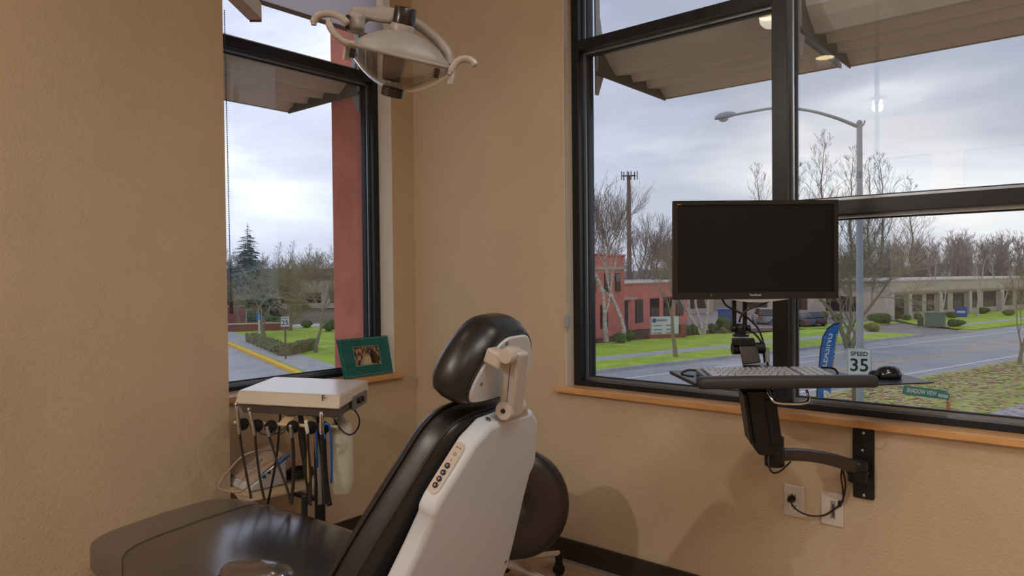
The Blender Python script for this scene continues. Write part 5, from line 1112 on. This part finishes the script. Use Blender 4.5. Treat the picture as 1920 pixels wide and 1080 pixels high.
# ================================================================== parked cars
def car(label, px, D, ang, col, suv=False):
    c = P(px[0], px[1], D); c.z = G; ca_, sa_ = cos(ang), sin(ang); f = V((ca_, sa_, 0)); s = V((-sa_, ca_, 0))
    t = thing('parked_car', label, 'car', c, 'parked cars')
    paint = mat('car_paint_'+label.split()[0], col, .25, .3, coat=.5)
    L, Wd, H1, H2 = 4.5, 1.8, .92, 1.62 if suv else 1.45
    def q(x, y, z): return c+f*x+s*y+Z*z
    lo_prof = [(-2.2, .30), (-2.25, .60), (-2.18, .86), (-1.5, .95), (.9, .94), (2.0, .80), (2.25, .58), (2.2, .28)]
    part('body', MB().loft([[q(x, y*Wd/2, z) for x, z in lo_prof] for y in (-1, -.94, .94, 1)][0:4]), paint, t, bevel=.06)
    cab = [(-2.05 if suv else -1.75, .93), (-1.85 if suv else -1.15, H2-.06), (-1.6 if suv else -.8, H2), (.15, H2), (.95, .93)]
    part('cabin', MB().loft([[q(x*1.0, y*(Wd/2-.08), z) for x, z in cab][:1]+[q(x, y*(Wd/2-.22), z) for x, z in cab[1:4]]+[q(cab[4][0], y*(Wd/2-.08), cab[4][1])] for y in (-1, 1)]), WINB, t, bevel=.04)
    part('roof', MB().loft([[q(x, y*(Wd/2-.24), z+.015) for x, z in cab[1:4]]+[q(x, y*(Wd/2-.24), z-.05) for x, z in cab[1:4]][::-1] for y in (-1, 1)]), paint, t)
    for x in (-1.35, 1.35):
        for y in (-1, 1): part('wheel', MB().lathe([(.18, -.1), (.32, -.1), (.33, 0), (.32, .1), (.18, .1)], q(x, y*(Wd/2-.08), .33), s, 16), BLACKPL, t, smooth=40)
    for y in (-.72, .72):
        part('tail_light', MB().obox(q(-2.24, y, .72), f, s, Z, .06, .28, .2), mat('tail_light_red', (.5, .02, .02), .3), t)
        part('headlight', MB().obox(q(2.16, y, .66), f, s, Z, .10, .3, .14), SIGNW, t)
car('dark red-lit saloon car parked with its tail to the road', (1518, 612), 69, radians(35), (.045, .05, .065))
car('charcoal saloon car parked beside the dark window mullion', (1490, 615), 68, radians(60), (.05, .055, .07))
car('bluish grey sport utility car parked behind the monitor arm', (1432, 607), 73, radians(30), (.16, .22, .27), True)
# ================================================================== trees, shrubs, hills
BARK = mat('grey_brown_bark', (.24, .20, .16), .9); BARKG = mat('mossy_bark', (.27, .245, .15), .9); BIRCH = mat('white_birch_bark', (.75, .71, .66), .8, col2=(.45, .31, .28), vscale=4, stretch=(1, 1, 3))
TWIG = mat('grey_twig', (.26, .22, .195), .9); TWIGG = mat('olive_twig', (.32, .28, .17), .9); TWIGB = mat('haze_paled_far_twig', (.40, .345, .325), .95)  # far woodland twigs paled to imitate haze
def grow(seed, h, r0, sc=1.0, tl=1, levels=5, spread=.55, up=.25, kids=(2, 3), fork=.35, minr=0.0068, shrink=.74, wob=.12, stems=1):
    r0 = r0/sc; minr = minr/sc; rn = random.Random(seed); A_, B_ = MB(), MB()
    def br(p, d, L, r, lev):
        n = 3; pts = [p]; rs = [r]; q = p.copy(); dd = d.copy()
        for i in range(n):
            dd = (dd+V((rn.gauss(0, wob), rn.gauss(0, wob), rn.gauss(0, wob)+up*.12))).normalized(); q = q+dd*(L/n); pts.append(q.copy()); rs.append(max(minr, r*(1-.42*(i+1)/n)))
        (A_ if lev <= tl else B_).tube(pts, rs, 6 if lev <= 1 else 3, cap=False)
        if lev >= levels: return
        k = rn.randint(*kids)+(1 if lev > 1 else 0)
        for j in range(k):
            t = 1 if j == 0 else rn.uniform(.35, .95); i = min(n-1, int(t*n)); bp = pts[i].lerp(pts[i+1], t*n-i) if i < n else pts[-1]
            a = rn.uniform(0, 6.283); o = V((cos(a), sin(a), 0)); o = (o-dd*o.dot(dd)).normalized() if abs(dd.z) < .99 else o
            sp_ = spread*(.35 if j == 0 else 1)*rn.uniform(.7, 1.3)
            nd = (dd+o*sp_+Z*up*.5).normalized()
            br(bp, nd, L*shrink*rn.uniform(.8, 1.15), max(minr, r*(.46 if j else .64)), lev+1)
    for s in range(stems):
        a = s*6.283/max(1, stems)+.4; d0 = V((cos(a)*.28, sin(a)*.28, 1)).normalized() if stems > 1 else Z
        br(V((cos(a)*r0*.6, sin(a)*r0*.6, 0)) if stems > 1 else V((0, 0, 0)), d0, h*fork, r0/(1.4 if stems > 1 else 1), 0)
    return A_, B_
def leader(seed, h, r0, sc=1.0, minr=.012, n=60, start=.16, reach=.22, rise=1.0, wob=.03, rnd_=False):
    """upright tree: one leader, many rising side branches that carry twigs"""
    r0 = r0/sc; minr = minr/sc; rn = random.Random(seed); A_, B_ = MB(), MB(); pts = [V((0, 0, 0))]; K = 14
    for i in range(K): pts.append(pts[-1]+V((rn.gauss(0, wob)*h/K*3, rn.gauss(0, wob)*h/K*3, h/K)))
    A_.tube(pts, [max(minr, r0*(1-.97*i/K)) for i in range(K+1)], 6, cap=False)
    def twig(p, d, L, r, lev):
        q = [p]; dd = d.copy()
        for i in range(3): dd = (dd+V((rn.gauss(0, .13), rn.gauss(0, .13), rn.gauss(0, .1)+.10*rise))).normalized(); q.append(q[-1]+dd*L/3)
        B_.tube(q, [r, max(minr, r*.8), max(minr, r*.6), minr*.8], 3, cap=False)
        if lev < 2:
            for j in range(5 if lev == 0 else 3):
                t = rn.uniform(.25, 1)*2.99; i = int(t); o = V((rn.gauss(0, 1), rn.gauss(0, 1), rn.gauss(0, .6))).normalized()
                twig(q[i].lerp(q[i+1], t-i), (dd+o*.75).normalized(), L*rn.uniform(.35, .6), max(minr, r*.55), lev+1)
    for k in range(n):
        t = start+(1-start)*(k+rn.random())/n*.97; i = min(K-1, int(t*K)); p = pts[i].lerp(pts[i+1], t*K-i); a = k*2.4+rn.uniform(-.5, .5)
        L = h*reach*((1.02-t)**.7 if not rnd_ else .35+.65*math.sqrt(max(0, 1-(1.7*t-1.0)**2)))*rn.uniform(.6, 1.15); twig(p, V((cos(a), sin(a), rise*rn.uniform(.8, 1.3))).normalized(), L, max(minr, r0*.34*(1.05-t)), 0)
    return A_, B_
def tree(name, label, base, seed, h, r0, bark, twig, group=None, rz=0, gen=None, **k):
    gen = gen or grow
    A_, B_ = gen(seed, h, r0, **k); sc = h/max(p.z for p in B_.v)
    A_, B_ = gen(seed, h, r0, sc, **k)
    t = thing(name, label, 'tree', V((0, 0, 0)), group)
    part('trunk', A_, bark, t, smooth=60); part('branches', B_, twig, t)
    t.location = base; t.scale = (sc, sc, sc); t.rotation_euler = (0, 0, rz); return t
def topz(px, py, base): D = (base-CAM).dot(FWD); return P(px, py, D).z-base.z
# birches in front of the red building
BG = 'birches by the red building'
for lab, bp_x, by, ty, sd_, st_ in (('white birch with forked trunk left of the red building door', 1137, 641, 330, 11, 1), ('white birch standing just right of the first before the red building', 1172, 640, 345, 12, 1), ('multi-stemmed white birch fanning out under the monitor', 1317, 627, 420, 13, 3)):
    b = gp(bp_x, by, .12); tree('birch_tree', lab, b, sd_, topz(bp_x, ty, b), .22, BIRCH, TWIG, BG, tl=3, levels=6, spread=.42, up=.45, fork=.24, shrink=.80, stems=st_, minr=0.0074, kids=(2, 3))
br0 = [o for o in COL.objects if o.name.startswith('birch_tree') and o.parent is None][0]; bh = max(p.z for p in [V(c) for ch_ in br0.children for c in ch_.bound_box])
for lab, px, by, ty in (('pale birch before the beige building left of the blue sign', 1768, 604, 452), ('pale birch standing right of the blue sign', 1832, 594, 440), ('pale birch beside the light pole before the beige wall', 1668, 606, 470), ('pale birch at the right before the beige building', 1884, 590, 450)):
    b = gp(px, by, .12); dup(br0, b, px*.7, topz(px, ty, b)/bh, lab, 'birches before the beige building')
b = gp(1267, 669, .12); tree('street_tree', 'young bare street tree on the verge left of the monitor', b, 21, topz(1262, 425, b), .15, BARKG, TWIGG, 'street trees', levels=6, spread=.5, up=.35, fork=.26, shrink=.78, minr=0.0056)
b = gp(1592, 652, .12); tree('street_tree', 'large spreading bare tree behind the grey light pole', b, 32, topz(1600, 372, b), .26, BARKG, TWIGG, 'street trees', levels=6, spread=.85, up=.12, fork=.30, shrink=.84, minr=0.0087, kids=(2, 3), stems=3)
b = gp(1911, 682, .12); tree('street_tree', 'slim bare tree on the near verge at the right edge', b, 23, topz(1900, 455, b), .12, BARKG, TWIGG, 'street trees', levels=6, spread=.45, up=.4, fork=.3, shrink=.76, minr=0.0056)
b = gp(592, 661, .12); tree('street_tree', 'bare olive-tinted tree on the corner lawn beside the 25 sign', b, 24, topz(590, 455, b), .17, BARKG, TWIGG, 'street trees', levels=7, spread=.88, up=.3, fork=.18, shrink=.82, minr=0.0081, kids=(2, 3))
b = gp(496, 632, .12); tree('street_tree', 'bare olive-tinted tree behind the hedge in the left window', b, 25, topz(498, 470, b), .19, BARKG, TWIGG, 'street trees', levels=7, spread=.88, up=.3, fork=.2, shrink=.82, minr=0.0093, kids=(2, 3))
b = gp(545, 620, .12); tree('street_tree', 'bare olive-tinted tree between the two lawn trees in the left window', b, 26, topz(545, 500, b), .19, BARKG, TWIGG, 'street trees', levels=7, spread=.7, up=.25, fork=.2, shrink=.82, minr=0.0105, kids=(2, 3))
b = gp(450, 616, .12); tree('street_tree', 'pale bare tree near the brick entrance in the left window', b, 27, topz(450, 520, b), .17, BARKG, TWIGG, 'street trees', levels=5, spread=.6, up=.3, fork=.22, shrink=.82, minr=0.0112, kids=(2, 3))
# large trees behind the red building and the tall poplars
for lab, px, D, ty, sd_, h_k in (('tall bare tree behind the left block of the red building', 1132, 88, 300, 41, 1), ('bare tree behind the red building left of the monitor', 1222, 95, 395, 42, 1), ('bare tree crown behind the red building by the tower', 1185, 105, 385, 49, 1)):
    b = P(px, 540, D); b.z = G; tree('bare_tree', lab, b, sd_, topz(px, ty, b), .38, BARK, TWIG, 'bare trees behind the red building', levels=6, spread=.5, up=.35, fork=.24, shrink=.82, minr=0.0174, kids=(2, 3))
PG = 'tall bare poplars beyond the road'
pop0 = None
for i, (px, D, ty) in enumerate(((1425, 122, 300), (1500, 118, 285), (1545, 124, 245), (1588, 120, 270), (1625, 126, 290), (1660, 122, 280), (1715, 130, 330))):
    b = P(px, 540, D); b.z = G; h = topz(px, ty, b)
    if pop0 is None: pop0 = tree('poplar_tree', 'tall bare poplar seen over the monitor left of the mullion', b, 51, h, .30, BARK, TWIG, PG, gen=leader, minr=.016, n=30, start=.22, reach=.33, rise=1.35); h0_ = h; s0_ = pop0.scale[0]
    else:
        wd_ = ['', 'just right of the dark mullion', 'tallest, between mullion and light pole', 'close left of the grey light pole', 'close right of the grey light pole', 'right of the light pole', 'farthest right of the row'][i]
        dup(pop0, b, i*1.3, s0_*h/h0_, 'tall bare poplar '+wd_)
WG = 'distant bare woods'
wood0 = None; rn = random.Random(9); k = 0
for px in range(1560, 1960, 22):
    for D0 in (138, 155):
        D = D0+rn.uniform(-8, 8); b = P(px+rn.uniform(-10, 10), 540, D); b.z = G; h = topz(px, rn.uniform(425, 470) if px > 1700 else rn.uniform(440, 490), b)
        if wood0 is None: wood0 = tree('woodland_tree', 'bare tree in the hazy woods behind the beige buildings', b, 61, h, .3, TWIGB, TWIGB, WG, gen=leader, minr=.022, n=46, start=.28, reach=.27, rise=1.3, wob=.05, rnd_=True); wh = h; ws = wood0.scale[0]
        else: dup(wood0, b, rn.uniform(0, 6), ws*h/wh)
for px in range(290, 640, 17):
    D = 150+rn.uniform(-12, 25); b = P(px, 540, D); b.z = G; h = topz(px, rn.uniform(462, 500), b)
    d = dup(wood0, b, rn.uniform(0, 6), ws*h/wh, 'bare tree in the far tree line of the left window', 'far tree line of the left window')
for px, ty in ((520, 452), (545, 450), (577, 455), (590, 470), (610, 480)):
    b = P(px, 540, 125); b.z = G; h = topz(px, ty, b); dup(pop0, b, px, s0_*h/h0_, 'slender bare tree rising over the far beige roof in the left window', 'slender trees over the far roof')
for px in range(1110, 1270, 24):
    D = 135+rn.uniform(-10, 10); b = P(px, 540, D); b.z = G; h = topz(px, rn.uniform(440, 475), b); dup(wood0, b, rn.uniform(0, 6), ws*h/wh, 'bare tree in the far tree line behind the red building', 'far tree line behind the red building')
# leafy blobs
def leafmesh(seed, rx, ry, rz, n, leaf, lumps=6):
    rn_ = random.Random(seed); m_ = MB(); L = [(V((rn_.uniform(-.5, .5)*rx, rn_.uniform(-.5, .5)*ry, rz*rn_.uniform(.35, .7))), rn_.uniform(.45, .75)) for _ in range(lumps)]+[(V((0, 0, rz*.5)), .85)]
    for c, s in L: m_.ell(c, V((rx*s*.72, 0, 0)), V((0, ry*s*.72, 0)), V((0, 0, rz*.46*s/.85)), 10, 6)
    for i in range(n):
        c, s = rn_.choice(L); a = rn_.uniform(0, 6.283); u_ = rn_.uniform(-.8, 1); q = math.sqrt(1-u_*u_)
        nn = V((cos(a)*q, sin(a)*q, u_)); p = c+V((nn.x*rx*s*.76, nn.y*ry*s*.76, nn.z*rz*.48*s/.85)); p.z = max(.02, p.z)
        t1 = nn.orthogonal().normalized(); t1 = (t1*cos(a*7)+nn.cross(t1)*sin(a*7)).normalized(); t2 = (nn.cross(t1)+nn*rn_.uniform(-.6, .9)).normalized(); s2 = leaf*rn_.uniform(.6, 1.3)
        m_.add([p-t1*s2*.5, p+t2*s2, p+t1*s2*.5, p-t2*s2*.3], [(0, 1, 2, 3)])
    return m_
SHR = mat('dark_shrub_green', (.06, .12, .04), .8, col2=(.11, .19, .06), vscale=6); SHR2 = mat('olive_shrub', (.16, .19, .06), .8, col2=(.23, .25, .10), vscale=6); BRSH = mat('brown_hedge', (.15, .16, .06), .85, col2=(.24, .22, .11), vscale=5)
SG = 'shrubs before the red building'; SG2 = 'shrubs before the beige building'
protos = {}
def shrub(label, px, by, wpx, hpx, mt, group):
    b = gp(px, by, .12); D = (b-CAM).dot(FWD); w_ = wpx*D/FPX/2; h_ = hpx*D/FPX*.95
    key = mt.name
    if key not in protos:
        t = thing('shrub', label, 'shrub', V((0, 0, 0)), group); part('foliage', leafmesh(len(protos)+3, 1, 1, 1.6, 900, .16), mt, t); protos[key] = t; t.location = b
        t.scale = (w_, w_, h_/1.6)
    else: dup(protos[key], b, px*.37, (w_, w_, h_/1.6), label, group)
for lab, px, by, w_, h_, mt in (('rounded dark shrub left of the red building door', 1160, 643, 28, 20, SHR), ('rounded dark shrub close beside the birch and door', 1181, 640, 24, 22, SHR), ('sprawling dark shrub right of the white directory sign', 1285, 629, 26, 22, SHR), ('dark shrub between directory sign and birch clump', 1303, 627, 22, 20, SHR),
    ('low dark shrub right of the birch clump', 1337, 624, 24, 18, SHR), ('tall dark shrub before the blue dumpster', 1356, 619, 36, 26, SHR), ('small olive shrub under the monitor rails', 1357, 625, 18, 12, SHR2), ('bright green shrub at the left edge of the right window', 1113, 612, 14, 22, SHR)):
    shrub(lab, px, by, w_, h_, mt, SG)
for lab, px, by, w_, h_, mt in (('long dark shrub right of the light pole', 1648, 606, 46, 20, SHR), ('olive shrub right of the light pole near the driveway', 1632, 622, 30, 16, SHR2), ('rounded shrub by the first white column', 1697, 600, 22, 11, SHR), ('rounded shrub by the second white column', 1722, 599, 18, 13, SHR), ('dark shrub left of the blue sign', 1782, 596, 22, 12, SHR), ('wide dark shrub below the blue sign', 1793, 612, 34, 14, SHR), ('dark shrub at the right beside the beige wall', 1845, 588, 24, 12, SHR), ('olive shrub by the right verge', 1890, 592, 24, 12, SHR2), ('small shrub behind the parked cars', 1545, 597, 20, 14, SHR2), ('shrub at the base of the spreading tree', 1570, 604, 26, 16, SHR2)):
    shrub(lab, px, by, w_, h_, mt, SG2)
# clipped hedge round the corner lawn, built as one row of bushes
hp_ = [gp(470, 640, .12), gp(500, 652, .12), gp(535, 667, .12), gp(560, 661, .12), gp(585, 654, .12)]
hg = thing('clipped_hedge', 'low brown-green clipped hedge around the corner lawn', 'hedge', hp_[2])
for i in range(len(hp_)-1):
    a, b = hp_[i], hp_[i+1]; d = (b-a); L = d.length; dn_ = d.normalized(); q = V((-dn_.y, dn_.x, 0)); m_ = MB(); m_.obox((a+b)/2+Z*.32, dn_, q, Z, L+.3, .75, .62); rn2 = random.Random(i)
    for k in range(700):
        p = a.lerp(b, rn2.random())+q*rn2.uniform(-.42, .42)+Z*rn2.uniform(.05, .72); v = V((rn2.gauss(0, 1), rn2.gauss(0, 1), rn2.gauss(0, 1))).normalized(); w_ = v.orthogonal().normalized(); m_.add([p-w_*.07, p+v*.15, p+w_*.07], [(0, 1, 2)])
    part('hedge_run', m_, BRSH, hg)
for lab, px, by, w_, h_ in (('dark bush behind the corner lawn at the left tree', 512, 606, 34, 14), ('low dark bush row near the cross street', 520, 615, 50, 10), ('dark bush at the red pier edge of the left window', 618, 621, 34, 22), ('dark bush between lawn trees in the left window', 575, 614, 30, 14)):
    shrub(lab, px, by, w_, h_, SHR, 'bushes in the left window')
# evergreen
EVG = mat('blue_green_conifer', (.10, .17, .135), .85, col2=(.15, .22, .16), vscale=1.5)
def conifer(label, b, h, rad, seed, group=None, dens=1.0):
    rn_ = random.Random(seed); t = thing('conifer_tree', label, 'tree', b, group)
    part('trunk', MB().tube([b, b+Z*h*.98], [h*.018, .02], 8), BARK, t, smooth=60)
    m_ = MB(); n = int(52*dens)
    for i in range(n):
        z = h*(.06+.92*i/n); R = rad*(1-i/n)**.9*rn_.uniform(.75, 1.15)+.12
        for k in range(max(5, int(13*(1-i/n)+5))):
            a = rn_.uniform(0, 6.283); o_ = V((cos(a), sin(a), 0)); L = R*rn_.uniform(.55, 1.2); s_ = V((-o_.y, o_.x, 0)); p = b+Z*z
            for j in range(5):
                f0 = j/5; c0 = p+o_*(L*f0)+Z*(-.22*L*f0+.10*L*f0*f0); c1 = p+o_*(L*(f0+.3))+Z*(-.25*L*(f0+.3)+.12*L*f0*f0); w_ = L*.26*(1.15-f0)
                m_.add([c0-s_*w_, c1-s_*w_*.4-Z*.1*L*(1-f0)*.6, c1+s_*w_*.4-Z*.06*L, c0+s_*w_], [(0, 1, 2, 3)])
    part('foliage', m_, EVG, t); return t
b = P(466, 540, 95); b.z = G; conifer('tall blue-green conifer in the left window', b, topz(468, 414, b), 4.4, 5)
for i, (px, D, ty, rad) in enumerate(((1730, 170, 474, 4), (1252, 150, 492, 5), (1690, 175, 485, 5), (1600, 170, 490, 5), (1860, 180, 490, 6))):
    b = P(px, 540, D); b.z = G; conifer(['dark conifer top behind the beige roof right of the light pole', 'dark evergreen behind the red building beside the monitor', 'distant evergreen left of the pointed conifer', 'distant evergreen behind the spreading tree', 'distant evergreen at the far right'][i], b, topz(px, ty, b), rad, 70+i, 'distant evergreens', .6)
# wooded rise closing the horizon
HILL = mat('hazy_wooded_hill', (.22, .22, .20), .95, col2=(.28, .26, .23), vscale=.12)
def ridge(name, D, px0, px1, zfun, mt, thick=25):
    m_ = MB(); A1 = []; n = 90
    for i in range(n+1):
        px = px0+(px1-px0)*i/n; p = P(px, 540, D); p.z = G-.5; d = V((p.x-CAM.x, p.y-CAM.y, 0)).normalized(); top = V((p.x, p.y, zfun(px, i)))+d*thick*.4; A1.append((p, top, p+d*thick))
    vs_ = [q for a in A1 for q in a]; m_.add(vs_, [(3*i, 3*i+3, 3*i+4, 3*i+1) for i in range(n)]+[(3*i+1, 3*i+4, 3*i+5, 3*i+2) for i in range(n)])
    return struct(name, m_, mt)
rn3 = random.Random(2)
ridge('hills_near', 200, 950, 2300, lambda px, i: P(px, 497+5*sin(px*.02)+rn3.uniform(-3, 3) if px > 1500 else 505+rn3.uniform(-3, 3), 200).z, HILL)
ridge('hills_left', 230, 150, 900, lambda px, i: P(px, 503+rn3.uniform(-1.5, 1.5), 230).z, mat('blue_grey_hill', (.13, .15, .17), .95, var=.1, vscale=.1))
